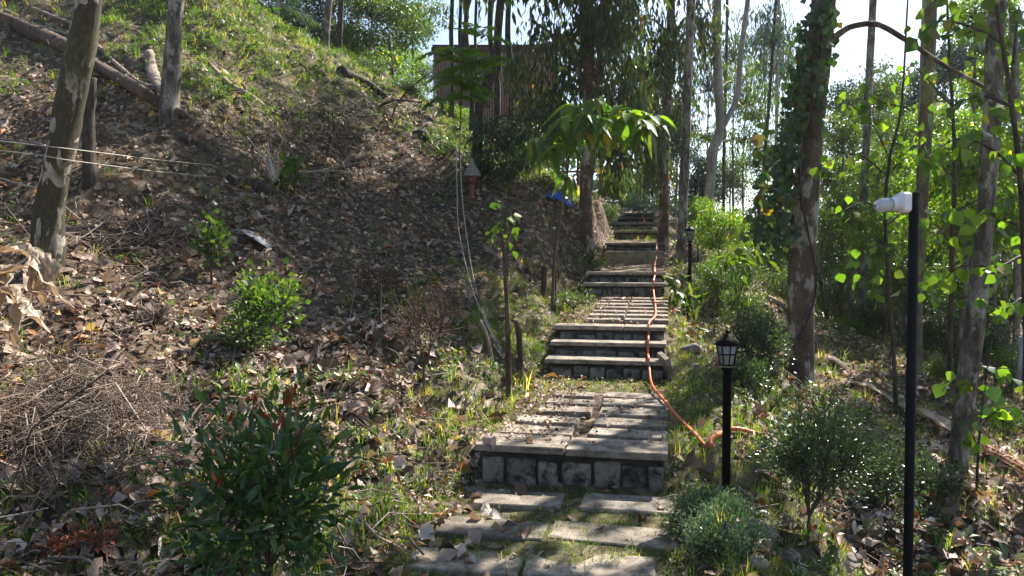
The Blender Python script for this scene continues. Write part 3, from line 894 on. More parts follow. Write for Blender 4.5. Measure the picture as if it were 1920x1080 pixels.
def limb_pts(a, b, sag=.12, n=5, seed=0):
    rr = np.random.default_rng(seed)
    a, b = np.asarray(a, float), np.asarray(b, float)
    L = np.linalg.norm(b - a)
    out = []
    for t in np.linspace(0, 1, n):
        p = a + (b - a) * t + np.array([0, 0, math.sin(t * math.pi) * sag * L]) + (rr.normal(size=3) * .035 * L if 0 < t < 1 else 0)
        out.append(p)
    return out

def tree(name, label, px, Y, r0, r1, bark, rise=3.0, clumps=(), over=(), leaf=(M_MID, [L_OVAL1], .1, .3), cat='tree', group=None, forks=(), wob=.12, sides=12, lean=(0, 0), flare=1.35, limbs=True, leaf_parts=0, size_over=None, hang=0.0):
    """px: list of picture positions of the trunk from the base up; clumps: (px, py, Y, rx, rz, n) in view; over: (X, Y, Z, rx, rz, n) unseen crown clumps above the frame, placed for the shade they cast"""
    Ys = Y if isinstance(Y, (list, tuple)) else [Y] * len(px)
    pts = [U(a, b, y) for (a, b), y in zip(px, Ys)]
    gz = float(H(pts[0][0], pts[0][1])[0])
    if pts[0][2] > gz - .1: pts = [np.array([pts[0][0], pts[0][1], gz - .25])] + ([pts[0]] if pts[0][2] > gz + .25 else []) + pts[1:]
    top = pts[-1]
    dr = norm(pts[-1] - pts[-2])
    if rise:
        for k in (1, 2, 3):
            pts.append(top + dr * rise * k / 3 + np.array([lean[0], lean[1], 0]) * k / 3 + rng.normal(size=3) * np.array([.08, .08, 0]) * r0 * 8)
    pts = smoothpath(pts, 7)
    nrm = (np.arange(len(pts)) / (len(pts) - 1))
    R = r0 + (r1 - r0) * nrm
    base = pts[0].copy(); base[2] = gz
    hgt = pts[:, 2] - gz
    R = R * (1 + (flare - 1) * np.exp(-np.maximum(hgt, 0) / (r0 * 2.5)))
    root = empty(name, base)
    tag(root, label, cat, group)
    g = Geo(); tube(g, pts, R, sides, wob, seed=len(label), lump=.04)
    for fk in forks:
        fp = [U(a, b, y) for (a, b), y in zip(fk['px'], fk['Y'])]
        if fk.get('rise'):
            d_ = norm(fp[-1] - fp[-2]); fp += [fp[-1] + d_ * fk['rise']]
        sp = smoothpath(fp, 7)
        tube(g, sp, np.linspace(fk['r'][0], fk['r'][1], len(sp)), 9, wob, seed=3, lump=.04)
    link('trunk', g.mesh('trunk', bark, True, base), root)
    lm, lt, ls_, dp = leaf
    allc = [(U(a, b, y), (rx, rx, rz), n, ls_) for a, b, y, rx, rz, n in clumps] + [(np.array([x, y, z]), (rx, rx, rz), n, size_over or ls_ * 1.15) for x, y, z, rx, rz, n in over]
    if allc:
        gc = Geo()
        for k, (c, Rr, n, sz) in enumerate(allc):
            foliage(gc, c, Rr, n, lt, sz, dp, hang=hang)
            if limbs:
                dz = c[2] - .35 * np.linalg.norm((pts - c)[:, :2], axis=1) - pts[:, 2]
                i = int(np.argmin(np.abs(dz)))
                gl = Geo(); lp = smoothpath(limb_pts(pts[i], c, .06, 5, k), 3)
                ra = min(R[i] * .5, .012 + .022 * Rr[0]); tube(gl, lp, np.linspace(ra, .008, len(lp)), 6, .1, seed=k)
                link('branch', gl.mesh('branch', bark, True, base), root)
        tag(link('crown', gc.mesh('crown', [lm, M_TWIG], False, base), root), kind='stuff')
    return root

def leaf_children(root, T_list, mat, P, M, S, group_mesh_name='leaf', maxn=300, mats=None):
    """the largest leaves as objects of their own, the rest joined"""
    base = np.array(root.location)
    dist = np.linalg.norm(P - EYE, axis=1) / S
    order = np.argsort(dist)
    mats = mats or [mat]
    meshes = [make_mesh(group_mesh_name, T[0], T[1], m_, np.full(len(T[0]), rng.random())) for T in T_list for m_ in mats]
    for i in order[:maxn]:
        m = Matrix((M[i] * S[i]).tolist()).to_4x4(); m.translation = Vector(P[i] - base)
        link('leaf', meshes[rng.integers(len(meshes))], root, mat=m)
    rest = order[maxn:]
    if len(rest):
        g = Geo(); scatter(g, T_list[0], P[rest], M[rest], S[rest])
        tag(link('foliage', g.mesh('foliage', mat, False, base), root), kind='stuff')

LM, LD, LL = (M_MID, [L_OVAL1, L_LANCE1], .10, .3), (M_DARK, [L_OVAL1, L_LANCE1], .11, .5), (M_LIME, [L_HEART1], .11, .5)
LHANG = (M_DRYDARK, [L_LANCE1], .17, 1.3)

tree('mottled_tree', 'thick leaning trunk with olive and grey mottled bark, nearest tree at the left', [(83, 480), (92, 410), (112, 290), (140, 150), (166, 10), (176, -60)], 6.0, .113, .09, M_BARK_MOT, 5,
     over=[(-3.0, 7, 6.6, 1.6, .7, 900), (-4.4, 8.2, 7.6, 1.5, .8, 700)], leaf=LM, flare=1.2, lean=(.4, 0))
tree('grey_tree', 'slim straight grey trunk second from the left on the hillside', [(315, 245), (320, 170), (324, 90), (331, 0), (334, -50)], 9.0, .098, .08, M_BARK_GREY, 5,
     over=[(-4.2, 10.2, 8.8, 1.2, .7, 500)], leaf=LM, flare=1.35)
st = tree('dead_stump', 'dark upright dead stump just behind the mottled trunk', [(166, 224), (170, 180), (172, 146)], 7.6, .062, .05, M_BARK_DARK, 0, cat='stump')

# crest trees on the left skyline
GC = 'trees on the left skyline of the hill'
tree('crest_tree', 'stout forked grey trunk on the skyline above the grassy slope', [(436, 60), (440, 20), (445, -20)], 14.8, .14, .12, M_BARK_GREY, 4, over=[(-5, 16, 10, 1.5, 1, 500)], leaf=LM, group=GC,
     forks=[dict(px=[(440, 45), (455, 20), (462, -20)], Y=[14.8] * 3, r=(.06, .05), rise=2)])
tree('crest_tree', 'thin pale stem on the skyline right of the stout forked trunk', [(519, 85), (521, 40), (524, -20)], 16.0, .04, .03, M_BARK_PALE, 3, group=GC)
tree('crest_tree', 'sunlit slim trunk among dark leaves on the upper left skyline', [(608, 108), (612, 60), (617, 0), (618, -30)], 17.0, .085, .06, M_BARK_GREY, 3, group=GC, over=[(-3.6, 17, 9, 1.3, .9, 500)], leaf=LM)
tree('crest_tree', 'thin dark stem beside the sunlit slim trunk on the skyline', [(634, 120), (637, 60), (640, 0)], 18, .07, .05, M_BARK_DARK, 3, group=GC)
tree('crest_tree', 'short brown bare trunk by a yellow-leaved tree on the skyline', [(735, 190), (736, 150), (734, 112)], 18.5, .055, .04, M_BARK_RED, .6, group=GC, clumps=[(740, 120, 18.5, .6, .5, 200)], leaf=(M_LIME, [L_OVAL1], .11, .4))

# centre stems
GM = 'slim dark stems in front of the slatted building'
for k, (a, b, y, r, lab) in enumerate([(846, 848, 17, .055, 'leftmost slim dark stem in front of the slatted building'), (862, 864, 17.6, .045, 'second slim stem from the left before the slatted building'),
                                (884, 876, 16.6, .06, 'slim dark stem rising just left of the bright ferny sapling top'), (886, 893, 18, .04, 'thin slanting stem among the slim stems before the slatted building'),
                                (932, 921, 16.2, .07, 'dark stem with a side fork, right of the ferny sapling'), (930, 938, 17, .06, 'dark stem right beside the forked dark stem'), (957, 954, 16, .07, 'straight dark stem farthest right in front of the slatted building')]):
    tree('slim_tree', lab, [(a, 240), (a + (b - a) * .3 + 3, 150), (b - 2, 70), (b, 0), (b, -40)], y, r, r * .7, M_BARK_DARK, 2.5, group=GM, sides=8, over=([((b - 960) / 1400 * y, y, 8.6, 1.0, .8, 300)] if k in (2, 4, 6) else ()), leaf=LD)
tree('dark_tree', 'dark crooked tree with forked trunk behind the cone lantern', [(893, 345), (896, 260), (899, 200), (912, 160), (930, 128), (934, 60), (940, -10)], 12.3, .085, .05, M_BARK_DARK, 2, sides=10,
     forks=[dict(px=[(899, 195), (886, 160), (872, 130), (866, 60)], Y=[12.3] * 4, r=(.05, .03))],
     clumps=[(935, 260, 12, .5, .5, 700), (905, 300, 12.1, .4, .35, 500), (985, 215, 12.6, .5, .45, 500), (960, 300, 12, .35, .3, 400), (905, 170, 12.4, .3, .4, 260)], over=[(-.9, 11.9, 7.2, 1.4, .8, 1300), (-2.2, 12.2, 7.6, 1.1, .6, 700), (-.2, 11.2, 6.4, 1.0, .6, 700)], size_over=.15, leaf=(M_DARK, [L_LANCE1, L_OVAL1], .085, .6))  # unseen clumps overhead, added to shade the middle of the hillside

# dark hanging-leaf trees in the centre
tree('drooping_tree', 'dark tree with a thick brown trunk and drooping dry leaves behind the leafy sapling', [(1098, 378), (1102, 310), (1107, 210), (1104, 120), (1098, 40), (1096, -30)], 13.0, .12, .09, M_BARK_RED, 4, sides=12,
     forks=[dict(px=[(1106, 215), (1122, 160), (1128, 60), (1132, -30)], Y=[13] * 4, r=(.07, .05), rise=2), dict(px=[(1104, 200), (1078, 120), (1040, 70), (1000, 40)], Y=[13] * 4, r=(.05, .02))],
     clumps=[(1040, 60, 12.8, .7, .6, 360), (1090, 110, 13.2, .7, .7, 460), (1150, 60, 12.8, .6, .7, 480), (1170, 170, 13, .5, .6, 560), (1040, 160, 13.3, .55, .6, 420), (985, 110, 13.4, .5, .5, 200), (1120, 10, 12.7, .7, .5, 600), (1060, 215, 13.2, .45, .35, 400)],
     over=[(1.4, 13.4, 7.1, 1.3, .9, 1700), (.4, 12.7, 7.2, 1.3, .9, 1000), (-.4, 13.6, 7.2, 1.2, .8, 1100), (2.2, 12.2, 7.4, 1.3, .8, 1300)], size_over=.24, leaf=LHANG, hang=.22)  # out-of-view clumps overhead, thickened to darken the slope below
tree('drooping_tree', 'brown peeling trunk nearest the left side of the upper steps, hung with drooping leaves', [(1243, 448), (1245, 380), (1246, 300), (1250, 200), (1256, 100), (1258, -20)], 15.4, .10, .075, M_BARK_RED, 4,
     clumps=[(1210, 110, 15, .8, .7, 650), (1200, 220, 15.2, .55, .8, 900), (1260, 60, 15, .7, .6, 800), (1230, 290, 15.6, .35, .6, 500), (1180, 20, 15, .8, .6, 700), (1150, 250, 15.6, .5, .6, 600), (1310, 30, 15.6, .6, .5, 600), (1290, 150, 15.8, .35, .6, 420)],
     over=[(3.2, 15.2, 8.2, 1.5, 1, 1100), (1.8, 15.8, 8.4, 1.4, 1, 900)], leaf=LHANG, hang=.35)
tree('tall_tree', 'slender grey trunk right of the upper steps with dark patches', [(1275, 494), (1280, 400), (1284, 300), (1290, 150), (1296, 0), (1298, -40)], 13.0, .085, .058, M_BARK_GREY, 4, over=[(3.4, 13.6, 8.0, 1.4, .9, 900), (1.3, 11.9, 6.8, 1.2, .6, 900)], leaf=LD, wob=.1, size_over=.15)  # second overhead clump is unseen, put in to shade the hillside
tree('pale_forked_tree', 'smooth pale grey tree forking in two, right of the slender grey trunk', [(1328, 405), (1331, 350), (1338, 280), (1350, 240), (1347, 160), (1344, 60), (1346, -30)], 16.0, .115, .07, M_BARK_PALE, 4,
     forks=[dict(px=[(1349, 243), (1362, 225), (1382, 180), (1388, 110), (1402, 0), (1408, -60)], Y=[16] * 6, r=(.07, .045), rise=2)], over=[(4.4, 16.6, 9, 1.6, 1, 800)],
     clumps=[(1385, 150, 17, .55, .55, 600), (1420, 200, 17, .6, .5, 600), (1390, 260, 16.8, .5, .4, 420), (1320, 250, 17, .4, .4, 400)], leaf=(M_MID, [L_LANCE1], .11, .7), flare=1.15)
tree('thin_tree', 'thin dark leaning stem against the bright sky gap', [(1415, 482), (1425, 380), (1437, 260), (1447, 120), (1457, -20)], 16.5, .042, .03, M_BARK_DARK, 3, sides=7,
     clumps=[(1470, 60, 16.5, .5, .4, 260), (1440, 40, 16.5, .5, .5, 240)], leaf=(M_BLUE, [L_LANCE1], .13, 1.2), group='thin stems by the sky gap')
tree('thin_tree', 'thin pale stem behind the dark leaning one against the sky', [(1452, 480), (1455, 300), (1458, 130), (1461, -20)], 22, .05, .04, M_BARK_PALE, 3, sides=7, clumps=[(1450, 110, 22, .7, .8, 260)], leaf=(M_BLUE, [L_LANCE1], .16, 1.2), group='thin stems by the sky gap')
tree('thin_tree', 'thin distant trunk in the gap above the top of the path', [(1199, 400), (1201, 340), (1203, 260)], 26, .07, .05, M_BARK_DARK, 3, sides=7)
tree('thin_tree', 'thin bare stem left of the pale forked tree top', [(1358, 250), (1362, 120), (1364, -20)], 20, .045, .035, M_BARK_DARK, 3, sides=7)

# the big vine-clad tree
vt = tree('vine_tree', 'big red-brown trunk wrapped in climbing vine, right of the path', [(1499, 708), (1500, 640), (1503, 500), (1513, 340), (1530, 160), (1543, 20), (1548, -60)], 8.2, .15, .105, bark_mat('bark_greybrown', (.06, .042, .03), (.125, .09, .065), (.4, .62), 6, .8, (.30, .27, .23), .5, 60, 6), 5, sides=18, wob=.06, flare=1.15,
     forks=[dict(px=[(1546, 72), (1562, 72), (1578, 60), (1600, 49), (1645, 46), (1700, 76), (1760, 116), (1850, 166)], Y=[8.2, 8.15, 8.1, 8.0, 7.8, 7.6, 7.4, 7.2], r=(.042, .018))],
     over=[(4.3, 8.3, 6.5, 1.2, .7, 150), (2.2, 7.8, 6.4, 1.3, .7, 260)], leaf=(M_LIME, [L_HEART1], .13, .4))
tree('pale_slim_tree', 'straight grey slim trunk behind, just right of the vine-clad tree', [(1612, 640), (1617, 500), (1620, 380), (1628, 180), (1637, 0), (1639, -50)], 12, .062, .05, M_BARK_GREY, 4, wob=.08, over=[(5.8, 12.4, 7.4, 1.3, .8, 500)], leaf=LM)
tree('lichen_tree', 'greenish lichen-spotted trunk behind the black pole', [(1712, 770), (1718, 560), (1728, 380), (1738, 200), (1745, 60), (1748, -50)], 9, .075, .062, bark_mat('bark_lichen', (.085, .065, .045), (.16, .14, .085), (.4, .6), 12, .4, (.17, .19, .07), .5, 60, 5), 4,
     over=[(5.2, 9.6, 6.4, 1.3, .8, 200), (6.6, 10.2, 6.2, 1.2, .8, 200)], leaf=LL)
tree('pale_slim_tree', 'pale slim trunk close left of the lichen-spotted trunk', [(1706, 700), (1712, 560), (1722, 400), (1730, 200), (1733, 60)], 11, .055, .045, M_BARK_PALE, 2)
tree('leaning_tree', 'nearest right-hand trunk with brown and white spotted bark leaning to the right', [(1792, 872), (1803, 800), (1826, 620), (1848, 400), (1862, 180), (1868, 20), (1872, -60)], 5.9, .078, .047, M_BARK_GREY, 4,
     over=[(4.2, 6.3, 4.6, 1.0, .5, 420), (2.3, 5.9, 4.5, 1.1, .45, 700), (1.3, 5.6, 4.4, .9, .4, 620), (.5, 5.9, 4.5, .8, .35, 420), (5.0, 7.4, 5.4, 1.2, .6, 150)], leaf=(M_LIME, [L_HEART1], .12, .4), flare=1.1, size_over=.13)  # unseen clumps reaching left overhead, added to shade the left foreground
tree('thin_tree', 'thin dark trunk at the far right behind the leaning spotted one', [(1905, 640), (1908, 300), (1898, 0), (1896, -40)], 10, .05, .04, M_BARK_GREY, 3, sides=8)

# climbing vine on the big trunk
vr = empty('climbing_vine', U(1500, 640, 8.05)); tag(vr, 'dark leafy vine climbing the left side of the big red-brown trunk', 'vine')
vb = np.array(vr.location)
g = Geo()
vs = smoothpath([U(x_, y_, y2) for x_, y_, y2 in [(1490, 650, 8.08), (1518, 590, 8.03), (1530, 520, 8.02), (1512, 420, 8.03), (1500, 330, 8.05), (1515, 220, 8.04), (1535, 120, 8.04), (1545, -20, 8.04)]], 6)
tube(g, vs, [.012] * len(vs), 5); link('stem', g.mesh('stem', M_BARK_DARK, True, vb), vr)
P, Mx, S = [], [], []
for (x0, y0, wx, wy, n) in [(1484, 330, 11, 34, 64), (1490, 260, 11, 30, 80), (1502, 200, 10, 30, 70), (1511, 140, 9, 30, 55), (1518, 90, 9, 26, 30), (1562, 70, 9, 26, 18), (1452, 425, 18, 24, 70), (1456, 370, 16, 26, 50), (1552, 150, 7, 45, 40), (1478, 445, 14, 14, 26), (1560, 10, 10, 22, 20), (1445, 300, 14, 30, 26), (1540, 30, 20, 12, 14)]:
    for _ in range(int(n * 1.9)):
        P.append(U(rng.normal(x0, wx), rng.normal(y0, wy), rng.normal(8.03, .10)))
P = np.array(P); d = rand_dirs(len(P)) * .6 + np.array([-.2, -.3, -1.0]); Mx = frames(d, rand_dirs(len(P)) * .6 + np.array([-.2, -1, .3])); P = P - np.array([.05, 0, 0]); S = rng.lognormal(math.log(.07), .3, len(P))
leaf_children(vr, [L_HEART], M_DARK, P, Mx, S, mats=[M_DARK, M_DARK, M_MID])

# lime heart-leaved branches at the right (near)
def leafy_branch_tree(name, label, stem, Ys, branches, r, mat_list, size, seed, per=14, cat='tree', group=None, T=(L_HEART,), spreadpx=16, bark=M_BARK_DARK, extra=0, droop=.8, dY=.25, maxn=300):
    pts = smoothpath([U(a, b, y) for (a, b), y in zip(stem, Ys)], 6)
    gz = float(H(pts[0][0], pts[0][1])[0]); base = np.array([pts[0][0], pts[0][1], gz])
    pts = np.concatenate([[base - np.array([0, 0, .15])], pts])
    root = empty(name, base); tag(root, label, cat, group)
    g = Geo(); tube(g, pts, np.linspace(r, r * .35, len(pts)), 8, .08); link('trunk' if r > .02 else 'stem', g.mesh('trunk', bark, True, base), root)
    P, D = [], []
    for k, br in enumerate(branches):
        bp = smoothpath([U(a, b, y) for a, b, y in br], 6)
        gb = Geo(); tube(gb, bp, np.linspace(max(.006, r * .4), .003, len(bp)), 5, .05)
        link('branch', gb.mesh('branch', bark, True, base), root)
        ln = np.linalg.norm(np.diff(bp, axis=0), axis=1).sum()
        m = int(per * ln / .5) + 4
        for _ in range(m):
            t = rng.uniform(.15, 1.0) * (len(bp) - 1); i = int(min(t, len(bp) - 2)); p = bp[i] + (bp[i + 1] - bp[i]) * (t - i)
            P.append(p + rng.normal(size=3) * np.array([1, 1, .8]) * spreadpx / 1400 * p[1]); D.append(bp[i + 1] - bp[i])
    P = np.array(P); n = len(P)
    d = norm(np.array(D)) * .3 + rand_dirs(n) * .7; d[:, 2] -= droop
    M = frames(d, rand_dirs(n, .7)); S = size * rng.uniform(.6, 1.25, n)
    leaf_children(root, list(T), mat_list[0], P, M, S, mats=mat_list, maxn=maxn)
    return root
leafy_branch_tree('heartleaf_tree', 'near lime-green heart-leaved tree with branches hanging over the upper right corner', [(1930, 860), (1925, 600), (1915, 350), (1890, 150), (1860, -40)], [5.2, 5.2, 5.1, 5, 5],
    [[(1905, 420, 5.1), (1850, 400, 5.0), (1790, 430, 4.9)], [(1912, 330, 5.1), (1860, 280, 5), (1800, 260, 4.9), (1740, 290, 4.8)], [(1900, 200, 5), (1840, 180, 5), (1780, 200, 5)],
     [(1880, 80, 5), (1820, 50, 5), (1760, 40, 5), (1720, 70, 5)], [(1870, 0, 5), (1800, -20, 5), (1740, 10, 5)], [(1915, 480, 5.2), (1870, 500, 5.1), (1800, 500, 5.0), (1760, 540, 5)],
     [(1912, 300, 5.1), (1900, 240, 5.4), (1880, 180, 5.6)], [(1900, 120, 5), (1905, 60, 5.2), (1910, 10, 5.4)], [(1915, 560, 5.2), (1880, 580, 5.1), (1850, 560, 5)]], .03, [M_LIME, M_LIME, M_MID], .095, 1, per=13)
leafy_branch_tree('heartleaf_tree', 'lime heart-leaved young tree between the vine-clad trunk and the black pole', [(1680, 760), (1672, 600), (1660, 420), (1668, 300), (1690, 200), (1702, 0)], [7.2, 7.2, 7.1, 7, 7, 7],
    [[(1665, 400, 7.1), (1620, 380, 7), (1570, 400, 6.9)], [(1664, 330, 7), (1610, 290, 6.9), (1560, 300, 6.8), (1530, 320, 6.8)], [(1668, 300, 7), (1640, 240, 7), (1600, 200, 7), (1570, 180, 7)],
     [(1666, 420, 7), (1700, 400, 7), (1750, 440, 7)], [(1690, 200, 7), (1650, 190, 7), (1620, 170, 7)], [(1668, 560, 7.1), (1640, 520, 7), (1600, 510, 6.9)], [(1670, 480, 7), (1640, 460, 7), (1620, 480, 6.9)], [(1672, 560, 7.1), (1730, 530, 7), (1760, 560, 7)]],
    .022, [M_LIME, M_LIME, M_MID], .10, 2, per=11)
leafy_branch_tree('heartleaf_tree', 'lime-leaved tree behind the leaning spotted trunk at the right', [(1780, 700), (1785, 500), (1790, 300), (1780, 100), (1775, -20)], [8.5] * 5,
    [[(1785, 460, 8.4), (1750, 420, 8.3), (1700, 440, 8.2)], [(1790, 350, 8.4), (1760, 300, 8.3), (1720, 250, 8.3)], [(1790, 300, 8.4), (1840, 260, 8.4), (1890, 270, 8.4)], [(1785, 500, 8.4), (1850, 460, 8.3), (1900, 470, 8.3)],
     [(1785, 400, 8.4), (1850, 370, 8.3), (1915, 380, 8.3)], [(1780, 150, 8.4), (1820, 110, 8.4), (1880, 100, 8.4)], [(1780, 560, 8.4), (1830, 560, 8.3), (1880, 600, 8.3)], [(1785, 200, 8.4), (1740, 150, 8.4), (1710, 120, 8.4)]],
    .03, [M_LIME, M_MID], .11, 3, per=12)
leafy_branch_tree('right_sapling', 'sapling with large pale green and brown leaves at the lower right edge', [(1832, 890), (1838, 800), (1850, 700), (1860, 640)], [5.3] * 4,
    [[(1838, 800, 5.3), (1870, 770, 5.2), (1910, 760, 5.2)], [(1845, 740, 5.3), (1815, 720, 5.2), (1790, 730, 5.2)], [(1850, 700, 5.3), (1880, 690, 5.3), (1910, 700, 5.3)], [(1840, 780, 5.3), (1825, 820, 5.2), (1850, 840, 5.2)]],
    .01, [M_LIME, M_MID, M_GLOSS], .10, 4, per=12, cat='sapling', maxn=120)
# overhanging twig at the top centre-left and yellow leaves
leafy_branch_tree('overhanging_branch', 'slender tree arm hanging from above the frame with large green leaves over the skyline', [(880, 100), (860, 20), (840, -60), (760, -30)], [8.0] * 4,
    [[(760, -30, 8), (710, 10, 8), (650, 30, 8)], [(700, -5, 8), (680, 20, 8), (655, 45, 8)]], .008, [M_LIME, M_DARK], .13, 5, per=7, cat='branch', maxn=40) if False else None

# the leafy sapling by the upper path, long drooping leaves
sp = empty('leafy_sapling', np.array([U(1035, 552, 9.4)[0], 9.4, float(H(U(1035, 552, 9.4)[0], 9.4)[0])])); tag(sp, 'bright green sapling with long drooping glossy leaves on a thin leaning stem', 'sapling')
b_ = np.array(sp.location)
st_ = smoothpath([b_, U(1040, 480, 9.4), U(1052, 400, 9.4), U(1062, 340, 9.4), U(1072, 260, 9.4), U(1090, 225, 9.4)], 6)
g = Geo(); tube(g, st_, np.linspace(.022, .009, len(st_)), 7, .08); link('stem', g.mesh('stem', M_TWIG, True, b_), sp)
P, D, S = [], [], []
for (x_, y_, y2, n, sc_) in [(1030, 275, 9.2, 9, 1), (1100, 215, 9.0, 10, 1), (1165, 205, 9.4, 10, 1), (1205, 235, 9.0, 9, .9), (1135, 250, 9.1, 9, .9), (1062, 225, 9.2, 10, 1), (1045, 250, 9.3, 13, 1), (1120, 188, 9.3, 13, 1), (1075, 200, 9.6, 9, .9), (1180, 215, 9.2, 13, 1), (1222, 222, 9.1, 10, 1), (1150, 235, 9.6, 9, .8), (1010, 262, 9.1, 8, .9), (1065, 330, 9.3, 8, .8), (1090, 250, 9.1, 10, .9), (1195, 250, 9.4, 8, .7), (1060, 270, 9.0, 9, .9), (1125, 225, 9.0, 8, .9)]:
    c = U(x_, y_, y2)
    k = int(np.argmin(np.linalg.norm(st_ - c, axis=1) + (st_[:, 2] > c[2]) * .3))
    gb = Geo(); bp = smoothpath(limb_pts(st_[k], c, .08, 4), 3); tube(gb, bp, np.linspace(.009, .004, len(bp)), 5); link('branch', gb.mesh('branch', M_TWIG, True, b_), sp)
    for i in range(n):
        a = i / n * 6.283 + rng.uniform(-.3, .3)
        P.append(c + rng.normal(size=3) * .02); D.append((math.cos(a), math.sin(a), rng.uniform(-.35, .55))); S.append(.29 * sc_ * rng.uniform(.75, 1.15))
P, D, S = np.array(P), np.array(D), np.array(S)
LDROOP = [leafT([.12, .19, .19, .12], .2, 1.1), leafT([.13, .2, .19, .12], .18, .8), leafT([.11, .17, .17, .11], .25, 1.5)]
leaf_children(sp, LDROOP, M_LIME, P, frames(D, np.tile([0, 0, 1.0], (len(P), 1))), S, mats=[M_LIME, M_LIME, M_MID])

# ferny sapling in front of the building
def frond_plant(name, label, base, stem, tops, T, size, mats, cat='sapling', r=.012, group=None, droop=(-.3, .3)):
    root = empty(name, base); tag(root, label, cat, group); b_ = np.array(root.location)
    if stem is not None:
        g = Geo(); s_ = smoothpath([b_ - np.array([0, 0, .1])] + stem, 6); tube(g, s_, np.linspace(r, r * .5, len(s_)), 6, .05); link('stem', g.mesh('stem', M_TWIG, True, b_), root)
    ms = [make_mesh('frond', t[0], t[1], m_, np.full(len(t[0]), rng.random())) for t in T for m_ in mats]
    for c, n, el in tops:
        for i in range(n):
            a = i / n * 6.283 + rng.uniform(-.3, .3); e = rng.uniform(*droop) + el
            d = np.array([math.cos(a) * math.cos(e), math.sin(a) * math.cos(e), math.sin(e)])
            M = frames(d[None], np.array([[0, 0, 1.0]]))[0] * size * rng.uniform(.75, 1.15)
            m = Matrix(M.tolist()).to_4x4(); m.translation = Vector(np.asarray(c) - b_ + rng.normal(size=3) * .01)
            link('frond', ms[rng.integers(len(ms))], root, mat=m)
    return root
def gb_(px, Y, py=300):
    p = U(px, py, Y); return np.array([p[0], p[1], float(H(p[0], p[1])[0])])
frond_plant('ferny_sapling', 'sunlit feathery-leaved sapling in front of the slatted building', gb_(864, 11.0), [U(862, 300, 11), U(864, 200, 11), U(868, 110, 11), U(905, 75, 11)],
            [(U(845, 95, 11), 7, .1), (U(868, 120, 11), 8, 0), (U(905, 70, 11), 6, .2), (U(890, 115, 11), 8, 0), (U(850, 150, 11), 6, -.1), (U(880, 150, 11), 6, -.1), (U(830, 180, 11), 4, 0)], FROND, .5, [M_LIME], droop=(-.1, .6))
frond_plant('dark_palm', 'dark arching palm fronds at the top of the path', gb_(1212, 20.5), None, [(U(1212, 395, 20.5), 11, .5)], PALM, 1.0, [M_BLUE], cat='palm')
frond_plant('dark_palm', 'small fan of dark palm fronds on the left skyline', gb_(500, 17.5), [U(500, 20, 17.5)], [(U(500, 10, 17.5), 13, .3)], PALM, 1.25, [M_BLUE], cat='palm', r=.07)
frond_plant('ferny_sapling', 'pale ferny treelet against the low sky gap above the path top', gb_(1165, 22), [U(1168, 330, 22)], [(U(1168, 310, 22), 9, .2), (U(1160, 340, 22), 7, .1)], FROND, .75, [M_MID])

# ---------------------------------------------------------------- background wood
def crown_mesh(seed, mats, T, size, n=5200, rz=.8, droop=.4):
    global rng
    keep = rng; rng = np.random.default_rng(seed)
    g = Geo(); foliage(g, (0, 0, 0), (1, 1, rz), n, T, size, droop, nsub=60, twig=.008, spread=.16)
    me = g.mesh('crown', [mats, M_TWIG]); rng = keep
    return me
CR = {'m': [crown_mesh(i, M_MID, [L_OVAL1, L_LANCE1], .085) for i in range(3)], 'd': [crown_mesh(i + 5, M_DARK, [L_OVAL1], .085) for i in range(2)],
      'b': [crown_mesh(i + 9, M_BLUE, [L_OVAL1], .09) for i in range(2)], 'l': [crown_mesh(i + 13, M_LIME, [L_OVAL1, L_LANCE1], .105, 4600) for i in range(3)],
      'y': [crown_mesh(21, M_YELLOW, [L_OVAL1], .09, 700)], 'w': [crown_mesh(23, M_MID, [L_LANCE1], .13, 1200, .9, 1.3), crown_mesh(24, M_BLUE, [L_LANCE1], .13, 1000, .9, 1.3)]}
def bg(px, py, Y, rpx, rpy, kind, label, name='background_tree', cat='tree', group='background trees beyond the slope', sep=1.0, thin=.045):
    c = U(px, py, Y); k = Y / 1400
    gz = float(H(c[0], c[1])[0])
    if cat == 'bush': c[2] = max(c[2], gz + rpy * k * .3)
    root = empty(name, (c[0], c[1], gz)); tag(root, label, cat, group); b_ = np.array(root.location)
    me = CR[kind][rng.integers(len(CR[kind]))]
    o = link('crown', me, root); o.location = Vector(c - b_); rx, rz_ = rpx * k, rpy * k
    o.scale = (rx, rx, rz_ / .8); o.rotation_euler = (0, 0, rng.uniform(0, 6.28)); tag(o, kind='stuff')
    g = Geo()
    top = c + np.array([0, 0, rz_ * .4])
    if top[2] - gz > .3:
        pts = smoothpath([np.array([c[0], c[1], gz - .2]), (np.array([c[0], c[1], gz]) + top) / 2 + rng.normal(size=3) * .08, top], 4)
        tube(g, pts, np.linspace(thin * (1 if cat == 'tree' else .35), thin * .25, len(pts)), 7, .1); link('trunk', g.mesh('trunk', M_BARK_GREY if cat == 'tree' else M_TWIG, True, b_), root)
    return root
GB = 'distant background trees closing the view'
near_words = []
